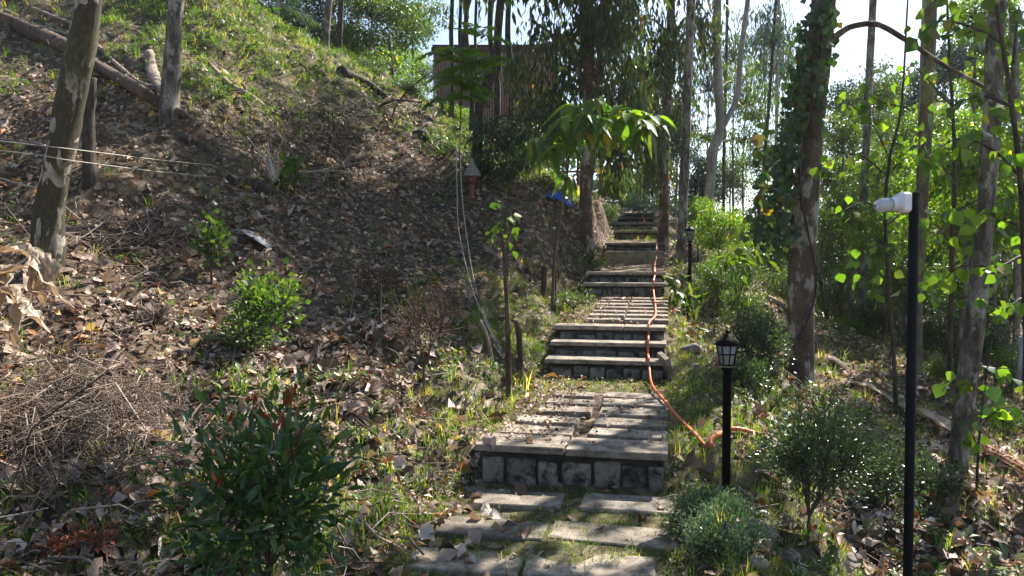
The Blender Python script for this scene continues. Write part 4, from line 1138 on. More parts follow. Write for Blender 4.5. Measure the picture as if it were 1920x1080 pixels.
# left skyline foliage
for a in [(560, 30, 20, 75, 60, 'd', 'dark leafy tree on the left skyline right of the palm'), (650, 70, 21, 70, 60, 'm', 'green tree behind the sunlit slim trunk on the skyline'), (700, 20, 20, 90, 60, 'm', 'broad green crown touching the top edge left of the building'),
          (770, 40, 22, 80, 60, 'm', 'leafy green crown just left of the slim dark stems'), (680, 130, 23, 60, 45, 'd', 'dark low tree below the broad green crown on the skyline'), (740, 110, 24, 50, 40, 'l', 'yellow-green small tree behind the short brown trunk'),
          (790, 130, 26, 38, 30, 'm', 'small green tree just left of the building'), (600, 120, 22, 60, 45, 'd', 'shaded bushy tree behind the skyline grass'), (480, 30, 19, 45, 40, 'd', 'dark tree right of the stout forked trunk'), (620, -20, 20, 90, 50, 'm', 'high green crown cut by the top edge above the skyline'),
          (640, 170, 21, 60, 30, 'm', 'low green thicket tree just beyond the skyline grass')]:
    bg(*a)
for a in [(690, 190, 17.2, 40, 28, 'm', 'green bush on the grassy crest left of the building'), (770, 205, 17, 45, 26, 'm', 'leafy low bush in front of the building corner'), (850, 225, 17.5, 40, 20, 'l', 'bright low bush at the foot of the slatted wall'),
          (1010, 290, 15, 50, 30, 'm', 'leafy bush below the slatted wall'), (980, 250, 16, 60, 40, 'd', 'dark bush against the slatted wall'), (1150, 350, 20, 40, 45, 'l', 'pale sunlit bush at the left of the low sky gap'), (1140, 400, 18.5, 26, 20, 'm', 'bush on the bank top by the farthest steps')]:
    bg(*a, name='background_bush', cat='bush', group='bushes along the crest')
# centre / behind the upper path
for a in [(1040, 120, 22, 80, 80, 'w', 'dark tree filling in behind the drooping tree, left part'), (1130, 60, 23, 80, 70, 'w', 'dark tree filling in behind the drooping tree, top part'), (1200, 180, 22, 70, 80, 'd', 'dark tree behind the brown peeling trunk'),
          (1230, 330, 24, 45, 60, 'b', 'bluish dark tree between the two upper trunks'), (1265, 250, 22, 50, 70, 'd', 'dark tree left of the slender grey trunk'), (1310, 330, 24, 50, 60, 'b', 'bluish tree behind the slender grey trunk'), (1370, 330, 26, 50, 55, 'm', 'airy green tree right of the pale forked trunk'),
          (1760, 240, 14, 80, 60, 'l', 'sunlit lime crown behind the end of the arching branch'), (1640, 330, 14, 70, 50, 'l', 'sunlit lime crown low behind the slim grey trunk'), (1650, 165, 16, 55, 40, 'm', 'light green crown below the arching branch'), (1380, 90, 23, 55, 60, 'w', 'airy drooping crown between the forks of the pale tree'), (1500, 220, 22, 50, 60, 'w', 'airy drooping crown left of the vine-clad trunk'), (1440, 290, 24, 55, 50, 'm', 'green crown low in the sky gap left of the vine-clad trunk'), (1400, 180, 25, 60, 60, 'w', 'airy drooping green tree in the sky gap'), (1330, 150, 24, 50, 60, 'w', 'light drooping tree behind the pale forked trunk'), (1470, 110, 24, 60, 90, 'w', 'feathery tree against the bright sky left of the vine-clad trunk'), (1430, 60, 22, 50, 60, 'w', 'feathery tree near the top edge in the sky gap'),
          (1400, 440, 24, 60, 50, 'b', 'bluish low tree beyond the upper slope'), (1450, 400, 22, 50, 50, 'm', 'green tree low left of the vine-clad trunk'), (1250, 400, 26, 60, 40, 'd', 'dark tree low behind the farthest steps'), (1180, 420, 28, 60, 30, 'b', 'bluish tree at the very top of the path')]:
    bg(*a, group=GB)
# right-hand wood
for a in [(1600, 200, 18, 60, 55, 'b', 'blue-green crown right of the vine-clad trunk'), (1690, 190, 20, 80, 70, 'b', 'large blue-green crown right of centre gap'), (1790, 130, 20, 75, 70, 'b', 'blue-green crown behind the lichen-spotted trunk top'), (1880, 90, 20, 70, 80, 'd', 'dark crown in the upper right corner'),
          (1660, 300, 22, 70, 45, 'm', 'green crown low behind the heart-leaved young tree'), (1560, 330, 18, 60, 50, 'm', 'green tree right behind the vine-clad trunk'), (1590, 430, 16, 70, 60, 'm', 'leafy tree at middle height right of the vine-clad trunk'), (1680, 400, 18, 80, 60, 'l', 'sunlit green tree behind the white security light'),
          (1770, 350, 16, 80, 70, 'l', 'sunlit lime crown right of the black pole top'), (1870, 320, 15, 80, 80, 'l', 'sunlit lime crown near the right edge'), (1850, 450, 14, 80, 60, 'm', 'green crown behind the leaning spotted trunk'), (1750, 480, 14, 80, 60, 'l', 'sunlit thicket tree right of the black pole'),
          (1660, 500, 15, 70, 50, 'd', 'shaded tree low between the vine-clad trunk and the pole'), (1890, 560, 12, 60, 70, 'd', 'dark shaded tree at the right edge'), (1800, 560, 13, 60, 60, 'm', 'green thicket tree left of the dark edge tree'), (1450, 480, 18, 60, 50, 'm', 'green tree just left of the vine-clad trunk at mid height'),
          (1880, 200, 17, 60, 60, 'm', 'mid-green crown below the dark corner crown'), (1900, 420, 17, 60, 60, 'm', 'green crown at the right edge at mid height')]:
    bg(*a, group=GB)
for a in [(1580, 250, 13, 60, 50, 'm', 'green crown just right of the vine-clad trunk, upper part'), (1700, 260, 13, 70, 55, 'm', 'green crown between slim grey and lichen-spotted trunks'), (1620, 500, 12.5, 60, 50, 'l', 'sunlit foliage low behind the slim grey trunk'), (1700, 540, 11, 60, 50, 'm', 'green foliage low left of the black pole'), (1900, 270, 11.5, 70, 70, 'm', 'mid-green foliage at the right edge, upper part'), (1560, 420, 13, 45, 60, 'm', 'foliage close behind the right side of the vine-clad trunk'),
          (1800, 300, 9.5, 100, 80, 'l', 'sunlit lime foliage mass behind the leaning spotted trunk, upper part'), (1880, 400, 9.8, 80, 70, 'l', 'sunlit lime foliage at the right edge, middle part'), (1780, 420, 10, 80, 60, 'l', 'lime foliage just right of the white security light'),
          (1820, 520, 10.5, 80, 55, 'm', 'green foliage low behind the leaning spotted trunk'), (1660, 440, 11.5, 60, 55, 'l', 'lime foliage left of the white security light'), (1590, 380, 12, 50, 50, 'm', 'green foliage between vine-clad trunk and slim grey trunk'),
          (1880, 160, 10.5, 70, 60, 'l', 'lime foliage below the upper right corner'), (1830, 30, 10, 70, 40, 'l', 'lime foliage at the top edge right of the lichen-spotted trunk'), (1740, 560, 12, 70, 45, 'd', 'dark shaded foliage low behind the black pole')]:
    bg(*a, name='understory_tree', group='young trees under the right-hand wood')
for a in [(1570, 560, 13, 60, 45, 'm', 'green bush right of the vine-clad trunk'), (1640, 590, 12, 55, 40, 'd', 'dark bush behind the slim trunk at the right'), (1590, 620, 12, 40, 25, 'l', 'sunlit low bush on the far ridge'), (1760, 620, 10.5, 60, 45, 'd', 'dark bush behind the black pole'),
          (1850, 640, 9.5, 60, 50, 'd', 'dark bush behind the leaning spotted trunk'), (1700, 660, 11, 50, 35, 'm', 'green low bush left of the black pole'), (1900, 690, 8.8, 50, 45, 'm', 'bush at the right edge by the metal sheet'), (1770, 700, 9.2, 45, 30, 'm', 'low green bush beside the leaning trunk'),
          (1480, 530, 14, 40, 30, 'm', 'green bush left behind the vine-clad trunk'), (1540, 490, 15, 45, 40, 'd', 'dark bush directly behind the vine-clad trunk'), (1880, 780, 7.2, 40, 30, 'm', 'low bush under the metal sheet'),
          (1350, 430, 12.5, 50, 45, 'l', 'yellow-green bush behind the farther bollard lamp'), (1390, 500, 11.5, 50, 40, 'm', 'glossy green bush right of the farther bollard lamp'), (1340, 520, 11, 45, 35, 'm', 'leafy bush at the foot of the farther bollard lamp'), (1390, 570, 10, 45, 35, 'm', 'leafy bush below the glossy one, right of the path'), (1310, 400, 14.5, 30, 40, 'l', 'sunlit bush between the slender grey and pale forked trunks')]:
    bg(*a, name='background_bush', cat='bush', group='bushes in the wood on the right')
# far wood on the other side of the valley: reads as one mass
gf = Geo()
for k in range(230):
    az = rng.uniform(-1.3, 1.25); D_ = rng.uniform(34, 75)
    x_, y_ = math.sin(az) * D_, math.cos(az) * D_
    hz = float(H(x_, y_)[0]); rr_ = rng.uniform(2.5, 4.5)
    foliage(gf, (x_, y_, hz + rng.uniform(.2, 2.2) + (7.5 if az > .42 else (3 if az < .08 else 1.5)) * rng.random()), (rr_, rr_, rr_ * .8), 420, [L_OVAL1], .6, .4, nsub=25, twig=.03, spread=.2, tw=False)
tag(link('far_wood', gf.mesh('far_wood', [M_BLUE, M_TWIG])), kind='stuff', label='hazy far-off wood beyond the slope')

# ---------------------------------------------------------------- shrubs
def shrub(name, label, px, py, Y, rpx, rpy, n, T, size, mat, cat='shrub', group=None, stems=7, parts=0, sub=None, spread=.16, stem_r=.006, droop=.2, base_px=None, tipmat=None, up=.6, flat=.9, stem_mat=None):
    c = U(px, py, Y); k = Y / 1400; R = np.array([rpx * k, rpx * k, rpy * k])
    bx_ = U(base_px[0], base_px[1], Y) if base_px else c
    gz = float(H(bx_[0], c[1])[0]); base = np.array([bx_[0], c[1], gz])
    root = empty(name, base); tag(root, label, cat, group)
    nsub = sub or max(10, n // 16)
    s_ = in_ball(nsub, .38) * R; s_[:, 2] = np.where(c[2] + s_[:, 2] < gz + .03, gz + .05 - c[2], s_[:, 2])
    ends = c + s_
    fork = base + np.array([0, 0, max(.06, (c[2] - R[2] - gz) * .8)])
    ms = []
    for q in range(stems):
        a = q / stems * 6.283
        ms.append(c + np.array([math.cos(a) * R[0] * .35, math.sin(a) * R[1] * .35, -R[2] * .25]))
        g = Geo(); bp = smoothpath([base - np.array([0, 0, .04]), fork, (fork + ms[-1]) / 2 + rng.normal(size=3) * .02, ms[-1]], 3)
        tube(g, bp, np.linspace(stem_r * 1.5, stem_r * .7, len(bp)), 5); link('stem', g.mesh('stem', stem_mat or M_TWIG, True, base), root)
    gt = Geo(); ms = np.array(ms)
    for e in ends:
        i = int(np.argmin(np.linalg.norm(ms - e, axis=1)))
        tube(gt, [ms[i], (ms[i] + e) / 2 + rng.normal(size=3) * .015, e], [stem_r * .6, stem_r * .45, stem_r * .25], 3, cap=False)
    tag(link('twigs', gt.mesh('twigs', stem_mat or M_TWIG, False, base), root), kind='stuff')
    idx = rng.integers(0, nsub, n); t = rng.random(n) ** .6
    off = rng.normal(size=(n, 3)) * spread * R.mean() * np.array([1, 1, flat])
    mid = ms[[int(np.argmin(np.linalg.norm(ms - e, axis=1))) for e in ends]]
    P = mid[idx] + (ends[idx] - mid[idx]) * (.35 + .65 * t)[:, None] + off
    P[:, 2] = np.maximum(P[:, 2], H(P[:, 0], P[:, 1]) + .01)
    d = norm(off) * .6 + norm(ends[idx] - mid[idx]) * .4 + rand_dirs(n) * .5; d[:, 2] += up - droop
    M = frames(d, rand_dirs(n, 1.0)); S = size * rng.uniform(.6, 1.25, n)
    if parts: leaf_children(root, T, mat, P, M, S, maxn=parts, mats=[mat])
    else:
        g = Geo()
        for q in range(len(T)):
            m_ = (np.arange(n) % len(T)) == q
            scatter(g, T[q], P[m_], M[m_], S[m_])
        tag(link('foliage', g.mesh('foliage', mat, False, base), root), kind='stuff')
    if tipmat:
        top = ends[np.argsort(-ends[:, 2] - rng.random(nsub) * R[2] * 1.6)[:max(6, nsub // 6)]]
        g = Geo(); m = len(top) * 7
        P = np.repeat(top, 7, 0) + rng.normal(size=(m, 3)) * .012; d = rand_dirs(m) * .6 + np.array([0, 0, 1.1])
        scatter(g, T[0], P, frames(d, rand_dirs(m)), size * rng.uniform(.4, .75, m))
        tag(link('red_tips', g.mesh('red_tips', tipmat, False, base), root), kind='stuff')
    return root
L_SHRUB = [leafT([.13, .17, .1], .3, .3), leafT([.12, .15, .09], .2, .55)]
shrub('glossy_shrub', 'large dark green shrub with red new tips in the left foreground', 497, 900, 3.0, 158, 195, 1650, L_SHRUB, .07, M_GLOSS, parts=300, stems=11, sub=95, spread=.18, stem_r=.005, tipmat=M_REDLEAF)
shrub('round_shrub', 'round small-leaved shrub on a single stem left of the black pole', 1537, 838, 4.15, 108, 126, 6800, [L_OVAL1, L_LANCE1], .029, M_SILVER, base_px=(1516, 1035), sub=190, spread=.12, stem_r=.006)
shrub('round_shrub', 'thinner small-leaved shrub close behind the round one, beside the black pole', 1665, 875, 5.0, 66, 92, 2300, [L_OVAL1], .03, M_SILVER, sub=60, spread=.22)
shrub('round_shrub', 'low small-leaved bush right of the black pole near the leaning trunk', 1745, 900, 5.2, 60, 60, 1500, [L_OVAL1], .028, M_SILVER, sub=90)
shrub('low_shrub', 'low fine-leaved grey-green shrub hiding the foot of the nearest bollard lamp', 1340, 972, 4.0, 70, 58, 4200, [L_OVAL1], .02, M_PALEGREEN, sub=160, stem_r=.003)
shrub('low_shrub', 'flat silvery ground shrub at the bottom edge right of the path', 1360, 1055, 3.6, 90, 34, 3600, [L_OVAL1], .019, M_PALEGREEN, sub=130, stem_r=.003)
shrub('sparkling_shrub', 'dark shrub with glinting small leaves between bollard lamp and vine-clad trunk', 1420, 640, 7.2, 62, 72, 3600, [L_OVAL1], .036, M_SILVER, sub=160)
shrub('sparkling_shrub', 'small dark shrub just below the glinting one by the big trunk foot', 1405, 700, 6.6, 42, 40, 1200, [L_OVAL1], .034, M_SILVER, sub=60)
shrub('maroon_shrub', 'thin shrub with tiny maroon leaves in the middle of the left slope', 797, 600, 6.2, 78, 82, 1500, [L_OVAL1], .021, M_MAROON, base_px=(795, 738), sub=130, stem_r=.006, stems=6, spread=.2)
shrub('maroon_shrub', 'low reddish dry shrub spreading left of the tall maroon one', 710, 525, 7.4, 62, 26, 1100, [L_OVAL1], .026, M_MAROON, sub=70)
shrub('lush_bush', 'bright green lush weedy bush on the left slope', 500, 565, 6.0, 62, 58, 900, [L_HEART, L_LANCE], .055, M_WEED, sub=50, spread=.25)
shrub('lush_bush', 'lower green tangle at the foot of the lush weedy bush', 470, 620, 5.7, 60, 34, 800, [L_OVAL, L_LANCE1], .04, M_WEED, sub=45, spread=.25)
shrub('slope_sapling', 'small sapling with a few bright leaves above the lush bush', 395, 440, 6.9, 26, 62, 240, [L_HEART1], .06, M_WEED, sub=22, spread=.22, cat='sapling')
shrub('slope_sapling', 'tiny glossy-leaved sapling by the dry palm frond on the slope', 552, 322, 9.2, 20, 34, 70, [L_HEART], .10, M_MID, sub=12, spread=.3, cat='sapling')
shrub('slope_sapling', 'leafy thin sapling top beside the hanging ropes, centre', 945, 430, 6.6, 24, 62, 34, [L_HEART], .075, M_MID, sub=12, spread=.3, cat='sapling', stem_r=.008, base_px=(950, 735), stems=2, up=-.6)
shrub('slope_sapling', 'sparse twiggy bush beside the cone lantern', 870, 330, 11.8, 32, 60, 260, [L_OVAL1], .055, M_MID, sub=30, cat='sapling')
shrub('broadleaf_plant', 'broad-leaved plant with lime leaves at the foot of the farther bollard lamp', 1283, 548, 10.2, 26, 24, 40, LDROOP, .17, M_MID, cat='plant', sub=16, parts=46, up=-.2, spread=.3)
shrub('broadleaf_plant', 'tall plant with big pointed lime leaves right of the farther bollard lamp', 1385, 490, 9.8, 40, 54, 60, LDROOP, .17, M_MID, cat='plant', sub=22, parts=70, up=-.8, spread=.35)
shrub('red_ground_plant', 'small reddish-leaved plant at the lower left bottom edge', 150, 1010, 3.3, 70, 14, 260, [L_OVAL1], .03, M_DEAD_RED, cat='plant', sub=40)
shrub('slope_sapling', 'sparse twiggy bush left of the building on the grassy crest', 700, 215, 15.2, 50, 34, 260, [L_OVAL1], .07, M_MID, sub=40, cat='sapling')
shrub('slope_sapling', 'thin leafy bush on the bank left of the second landing', 1075, 560, 9.6, 46, 16, 420, [L_OVAL1], .04, M_WEED, sub=40)
shrub('bank_bush', 'greenery hanging over the cut earth bank left of the upper steps', 1110, 490, 12.6, 30, 44, 420, [L_OVAL1], .05, M_WEED, sub=40, cat='bush')

# ---------------------------------------------------------------- stakes, logs, ropes
GS = 'short wooden stakes and stems on the bank'
tree('sapling_stem', 'brown thin sapling stem standing at the left of the three steps', [(955, 745), (953, 660), (950, 560), (945, 480), (940, 430)], 6.6, .030, .012, M_WOOD, 0, cat='stem', sides=8, group=GS, flare=1.2)
tree('wooden_stake', 'short wooden stake leaning beside the brown sapling stem', [(978, 680), (974, 640), (967, 600)], 7.2, .030, .026, M_WOOD, 0, cat='stake', sides=8, group=GS, flare=1)
tree('wooden_stake', 'stubby post on the earth bank left of the second landing', [(1018, 560), (1020, 530), (1022, 498)], 9.6, .045, .04, M_WOOD, 0, cat='stake', sides=8, group=GS, flare=1)
tree('wooden_stake', 'thin stake right of the stubby post on the earth bank', [(1041, 565), (1041, 520), (1040, 482)], 9.8, .018, .015, M_WOOD, 0, cat='stake', sides=6, group=GS, flare=1)
tree('wooden_stake', 'low leaning grey stick at the left foot of the three steps', [(935, 700), (915, 640), (900, 600)], 7.0, .022, .014, M_WOODPALE, 0, cat='stake', sides=6, group=GS, flare=1)

def log(label, pxs, r, mat, cat='log', name='log', sides=10, forks=(), dz=.3, up=0.0, wob=.2, m=6):
    P = [hit(a, b) for a, b in pxs]
    for i, p in enumerate(P): p[2] += dz * r[0] + up
    P = smoothpath(P, m); g = Geo(); tube(g, P, np.linspace(r[0], r[1], len(P)), sides, wob, seed=len(label), lump=.07)
    o = link(name, g.mesh(name, mat, True, P[0])); o.location = P[0]; tag(o, label, cat)
    root = o
    for fk in forks:
        a = P[int(fk[0] * (len(P) - 1))]; b = U(fk[1], fk[2], a[1] - .05); fp = smoothpath([a, (a + b) / 2 + .02, b], 3)
        g = Geo(); tube(g, fp, np.linspace(fk[3], fk[3] * .6, len(fp)), 7, .1); q = link('branch', g.mesh('branch', mat, True, P[0]), root)
    return root
log('long dark fallen log running down the slope to the slim grey trunk', [(-30, 35), (40, 62), (120, 98), (190, 140), (250, 178), (305, 210), (350, 232)], (.125, .05), M_WOOD, up=.06)
log('grey curved log lying end-on above the long dark log', [(280, 112), (284, 140), (296, 172), (304, 185)], (.085, .06), M_WOODPALE, up=.05)
log('pale forked dead branch lying on the sunlit grass', [(384, 118), (410, 145), (440, 172), (470, 188), (500, 210), (522, 226)], (.03, .045), M_WOODPALE, 'branch', 'dead_branch', 8, forks=[(.55, 452, 156, .028)], up=.05)
log('thin pale dead branch above the long dark log', [(60, 20), (110, 40), (170, 62), (215, 72)], (.03, .02), M_WOODPALE, 'branch', 'dead_branch', 7, up=.04)
log('straight pale pole-like branch just above the long dark log', [(185, 95), (215, 125), (250, 155), (275, 172)], (.03, .025), M_WOODPALE, 'branch', 'dead_branch', 7, up=.05)
log('thin bent stick standing at the left edge of the slope', [(-5, 258), (12, 240), (22, 218), (45, 212)], (.02, .012), M_WOODPALE, 'branch', 'dead_branch', 6, up=.05)
log('dark rotten log lying below the dry palm frond', [(430, 345), (465, 350), (495, 362), (512, 372)], (.075, .06), M_BARK_DARK, up=.02)
log('dark long log on the crest left of the building', [(640, 142), (670, 155), (700, 172), (722, 188)], (.11, .05), M_BARK_DARK, up=.05)
log('dark stick on the sunlit crest grass', [(560, 122), (585, 140), (610, 160)], (.018, .014), M_BARK_DARK, 'branch', 'dead_branch', 6, up=.04)
log('black pipe lying behind the mottled trunk at the left edge', [(-20, 266), (30, 272), (60, 276), (85, 281)], (.045, .045), M_CABLE, 'pipe', 'black_pipe', 8, wob=0)
log('slim pale stick lying beside the path edge at the upper right slope', [(1436, 562), (1460, 572), (1480, 582)], (.05, .04), M_WOODPALE, 'branch', 'dead_branch', 8, up=.02)
log('pale log edge on the ridge right of the vine-clad trunk', [(1560, 678), (1600, 705), (1640, 738), (1690, 762)], (.05, .04), M_WOOD, 'branch', 'dead_branch', 8, up=0)
log('dark half-buried root below the slim grey trunk', [(345, 262), (385, 282), (420, 305)], (.07, .04), M_BARK_DARK, up=0)
log('broken stub on the slope left of the pale forked branch', [(448, 212), (446, 200), (447, 188)], (.06, .05), M_WOOD, 'stump', 'dead_stump', up=0.02)
log('brown stick lying among the dry leaves on the lower left slope', [(215, 632), (245, 622), (290, 612)], (.014, .012), M_WOODPALE, 'branch', 'dead_branch', 6, up=.03)
def line_obj(label, pts, r, mat, cat='rope', name='rope'):
    return tube_obj(name, pts, [r], mat, 8, 5, label, cat)
line_obj('thin pale string sagging across the slope from the mottled trunk, upper one', [U(-20, 262, 6.0), U(85, 274, 5.9), U(138, 280, 5.9), U(320, 302, 8), U(500, 318, 9.5), U(640, 320, 10.5), U(760, 305, 11.3), U(850, 278, 12.1)], .0035, M_ROPE, 'string', 'string')
line_obj('thin pale string sagging across the slope, lower one', [U(-20, 280, 6.0), U(75, 291, 5.9), U(135, 301, 5.9), U(300, 322, 7.8), U(430, 333, 8.8), U(540, 328, 9.4), U(700, 300, 11.0)], .003, M_ROPE, 'string', 'string')
line_obj('slack string low at the left edge', [U(-20, 328, 5.6), U(30, 342, 5.7), U(65, 352, 5.85)], .005, M_ROPE, 'string', 'string')
line_obj('pale rope hanging down the slope beside the cone lantern, left strand', [U(855, 270, 10.6), U(857, 360, 10.2), U(860, 430, 9.4), U(882, 530, 8.3), U(905, 590, 7.6), U(928, 640, 7.3)], .006, M_ROPE)
line_obj('pale rope hanging down the slope beside the cone lantern, right strand', [U(862, 250, 10.8), U(866, 360, 10.3), U(876, 450, 9.5), U(892, 540, 8.5), U(912, 600, 7.8), U(938, 655, 7.2)], .006, M_ROPE)

tree('dead_stump', 'dark rooty stump on the crest left of the cone lantern', [(792, 290), (790, 268), (786, 246)], 13.6, .17, .12, M_BARK_DARK, 0, cat='stump', sides=12, wob=.3)
tube_obj('dead_branch', [hit(688, 262), U(694, 225, 14), U(712, 200, 14), U(742, 188, 13.9), U(790, 192, 13.8)], [.04, .03, .012], M_BARK_DARK, 5, 7, 'crooked bare dark branch rising on the crest before the building corner', 'branch', wob=.15)
tube_obj('dead_branch', [hit(735, 232), U(742, 200, 14), U(770, 165, 14), U(800, 140, 14)], [.022, .008], M_BARK_DARK, 5, 6, 'thin bare twig fanning up right of the crooked dark branch', 'branch', wob=.15)
tube_obj('dead_branch', [hit(140, 60), U(180, 50, 12), U(240, 90, 11.7), hit(330, 120)], [.028, .018], M_WOODPALE, 5, 7, 'pale dead branch crossing behind the slim grey trunk at the upper left', 'branch', wob=.15)
tube_obj('dead_branch', [hit(10, 20), hit(70, 48), hit(150, 70)], [.04, .025], M_WOODPALE, 5, 7, 'pale weathered branch at the upper left corner above the dark log', 'branch', wob=.15)
# ---------------------------------------------------------------- dry sheaths and fronds
def strip(name, label, pts, wds, mat, cup=.25, parent=None, cat='sheath', twist=0.0, n=5, m=6):
    P = smoothpath(pts, m); W = np.interp(np.linspace(0, 1, len(P)), np.linspace(0, 1, len(wds)), wds)
    d = norm(np.gradient(P, axis=0)); V = []
    for i in range(len(P)):
        up_ = np.array([0, -.3, 1.0]); a = twist * i / len(P)
        x = norm(np.cross(d[i], up_)); z = np.cross(x, d[i]); x, z = x * math.cos(a) + z * math.sin(a), z * math.cos(a) - x * math.sin(a)
        for u in np.linspace(-1, 1, n):
            V.append(P[i] + x * u * W[i] * (1 + .25 * math.sin(i * 1.3 + u)) + z * W[i] * (cup * (u * u) + .35 * math.sin(u * 7 + i * .5 + len(pts)) * math.sin(i * .8 + u * 2)) + rng.normal(size=3) * .06 * W[i])
    k = (np.arange(len(P) - 1)[:, None] * n + np.arange(n - 1)[None]).ravel()
    g = Geo(); g.add(np.array(V), [np.stack([k, k + 1, k + n + 1, k + n], -1)], rng.random())
    org = P[0] if parent is None else np.array(parent.location)
    o = link(name, g.mesh(name, mat, True, org), parent)
    if parent is None: o.location = org
    if label: tag(o, label, cat)
    return o
sh = empty('dry_sheath_pile', hit(60, 600)); tag(sh, 'heap of big pale dry leaf sheaths at the left edge below the mottled trunk', 'dry leaves')
for a in [[(-20, 480, .22), (30, 468, .3), (62, 480, .3), (72, 520, .25), (55, 575, .12)], [(70, 478, .3), (85, 500, .3), (100, 545, .2), (140, 578, .06)], [(-20, 560, .2), (20, 545, .2), (35, 590, .15), (30, 640, .03)], [(-10, 500, .15), (10, 530, .2), (-5, 600, .06)],
          [(60, 490, .25), (70, 540, .2), (84, 575, .1)], [(20, 560, .12), (60, 590, .12), (95, 625, .02)], [(-20, 610, .1), (10, 620, .1), (30, 650, .02)], [(-20, 520, .2), (25, 505, .25), (60, 500, .2)]]:
    pts = []
    for x_, y_, h_ in a:
        p = U(x_, y_, 4.9 + rng.uniform(-.05, .05) - h_ * .4); gz = float(H(p[0], p[1])[0]); p[2] = max(p[2], gz + .02); pts.append(p)
    strip('sheath', None, pts, [.03, .075, .06, .03, .004], M_SHEATH, .4, sh, twist=rng.uniform(-.5, .5), n=9)
for lb, a, wd in [('large pale tan dry sheath lying right of the black pole', [(1650, 748), (1690, 775), (1730, 790), (1775, 815), (1800, 835)], [.01, .05, .075, .06, .02]), ('folded tan dry leaf sheath at the upper left of the large one', [(1590, 728), (1625, 735), (1660, 752)], [.02, .05, .01])]:
    pts = [hit(x_, y_) + np.array([0, 0, .07]) for x_, y_ in a]
    strip('dry_sheath', lb, pts, wd, M_SHEATH, .5)
of = empty('dry_palm_frond', hit(1830, 865)); tag(of, 'orange-brown dry palm frond lying at the right edge behind the sapling', 'palm frond')
for k in range(16):
    y_ = rng.uniform(-8, 14); pts = [hit(1818 + rng.uniform(-6, 6), 846 + y_ * .4) + np.array([0, 0, .06]), hit(1860, 862 + y_) + np.array([0, 0, .07 + rng.uniform(0, .04)]), hit(1935, 886 + y_ * 1.6) + np.array([0, 0, .04])]
    strip('strip', None, pts, [.004, .010, .003], M_ORFIBRE, .3, of, n=3, m=4)
df = empty('dry_palm_frond', hit(505, 345)); tag(df, 'grey dry palm frond with stiff upright ribs on the shaded slope', 'palm frond')
ob = hit(525, 350)
for k in range(16):
    e = U(rng.uniform(478, 540), rng.uniform(262, 320), ob[1] + rng.uniform(.2, .6)); strip('rib', None, [ob + rng.normal(size=3) * .02 + np.array([0, -.2, .05]), (ob + e) / 2 + rng.normal(size=3) * .02 + np.array([0, -.15, .05]), e - np.array([0, .3, 0])], [.011, .012, .004], M_SHEATH, .2, df, n=3, m=3)
for k in range(14):
    e = U(rng.uniform(580, 625), rng.uniform(312, 335), ob[1] + rng.uniform(0, .4)); strip('rib', None, [ob + np.array([0, 0, .05]), (ob + e) / 2 + np.array([0, 0, .06]), e], [.008, .009, .003], M_SHEATH, .2, df, n=3, m=3)
for nm, lb, px, py, n, ln in [('dry_grass_clump', 'pale dead grass clump in the sunlit litter left of the lush bush', 292, 610, 60, .2), ('dry_leaf_clump', 'drooping pale dry leaf clump below the dead grass clump', 232, 650, 8, .22)]:
    r_ = empty(nm, hit(px, py)); tag(r_, lb, 'dry plant'); bb = np.array(r_.location)
    g = Geo()
    for k in range(n):
        a = rng.uniform(0, 6.28); e = bb + np.array([math.cos(a) * rng.uniform(.3, 1), math.sin(a) * rng.uniform(.3, 1), rng.uniform(.2, 1.0)]) * ln
        tube(g, [bb + rng.normal(size=3) * .02, (bb + e) / 2 + np.array([0, 0, .03]), e], [.004, .004, .0015], 3, r=rng.uniform(.4, 1))
    tag(link('blades', g.mesh('blades', M_STRAW if n > 20 else M_SHEATH, False, bb), r_), kind='stuff')

# ---------------------------------------------------------------- ground cover
def vis_points(n, px, py):
    """soil points spread evenly over a region of the view"""
    out = []
    for _ in range(n): out.append(hit(rng.uniform(*px), rng.uniform(*py)))
    return np.array(out)
def ground_pts(n, xr, yr, dens):
    X = rng.uniform(*xr, n * 3); Y = rng.uniform(*yr, n * 3)
    s, t = to_st(X, Y)
    w_ = dens(X, Y, s, t); k = rng.random(n * 3) < w_
    X, Y = X[k][:n], Y[k][:n]
    return X, Y, H(X, Y)
def onpath(s, t): return (t > -1.27) & (t < .05) & (s > -3.2) & (s < 11)
def vnoise(X, Y, sc, sd=0):
    rr = np.random.default_rng(sd); o = np.zeros_like(X)
    for _ in range(6):
        k = rr.normal(size=2) * sc; o += np.sin(X * k[0] + Y * k[1] + rr.uniform(0, 6.28))
    return o / 6
def near_fall(X, Y, p=1.3): return np.clip((3.5 / np.maximum(np.hypot(X, Y), 2.0)) ** p, 0, 1)
def fr_ok(X, Y, m=1.1): return (np.abs(X) < Y * .686 * m + .5) & (Y > 2.0)

def litter_d(X, Y, s, t):
    d = np.clip(.75 + .6 * vnoise(X, Y, 2.2, 1), .12, 1)
    d = np.where(t > .05, np.where(X > 1.9, d, d * .35), d)
    d = np.where((t > -1.9) & (t <= -1.2) & (s < 5.5), d * .55, d)
    d = np.where((t > -1.2) & (t < .02), .035, d)
    crest = (X < -2.5) & (HHs(X, Y) > 4.3); d = np.where(crest, d * .3, d)
    return d * near_fall(X, Y, .75) * fr_ok(X, Y, 1.12)
def HHs(X, Y): return H(X, Y)
g = Geo()
X, Y, Z = ground_pts(90000, (-9, 9), (2, 19), litter_d)
n = len(X); N = Hn(X, Y)
sz = np.clip(rng.lognormal(math.log(.046), .5, n), .015, .14)
d = rand_dirs(n); nn = norm(N + rng.normal(size=(n, 3)) * .3)
P = np.stack([X, Y, Z], -1) + N * (rng.uniform(.004, .045, n)[:, None])
M = frames(d - (d * nn).sum(-1, keepdims=True) * nn, nn)
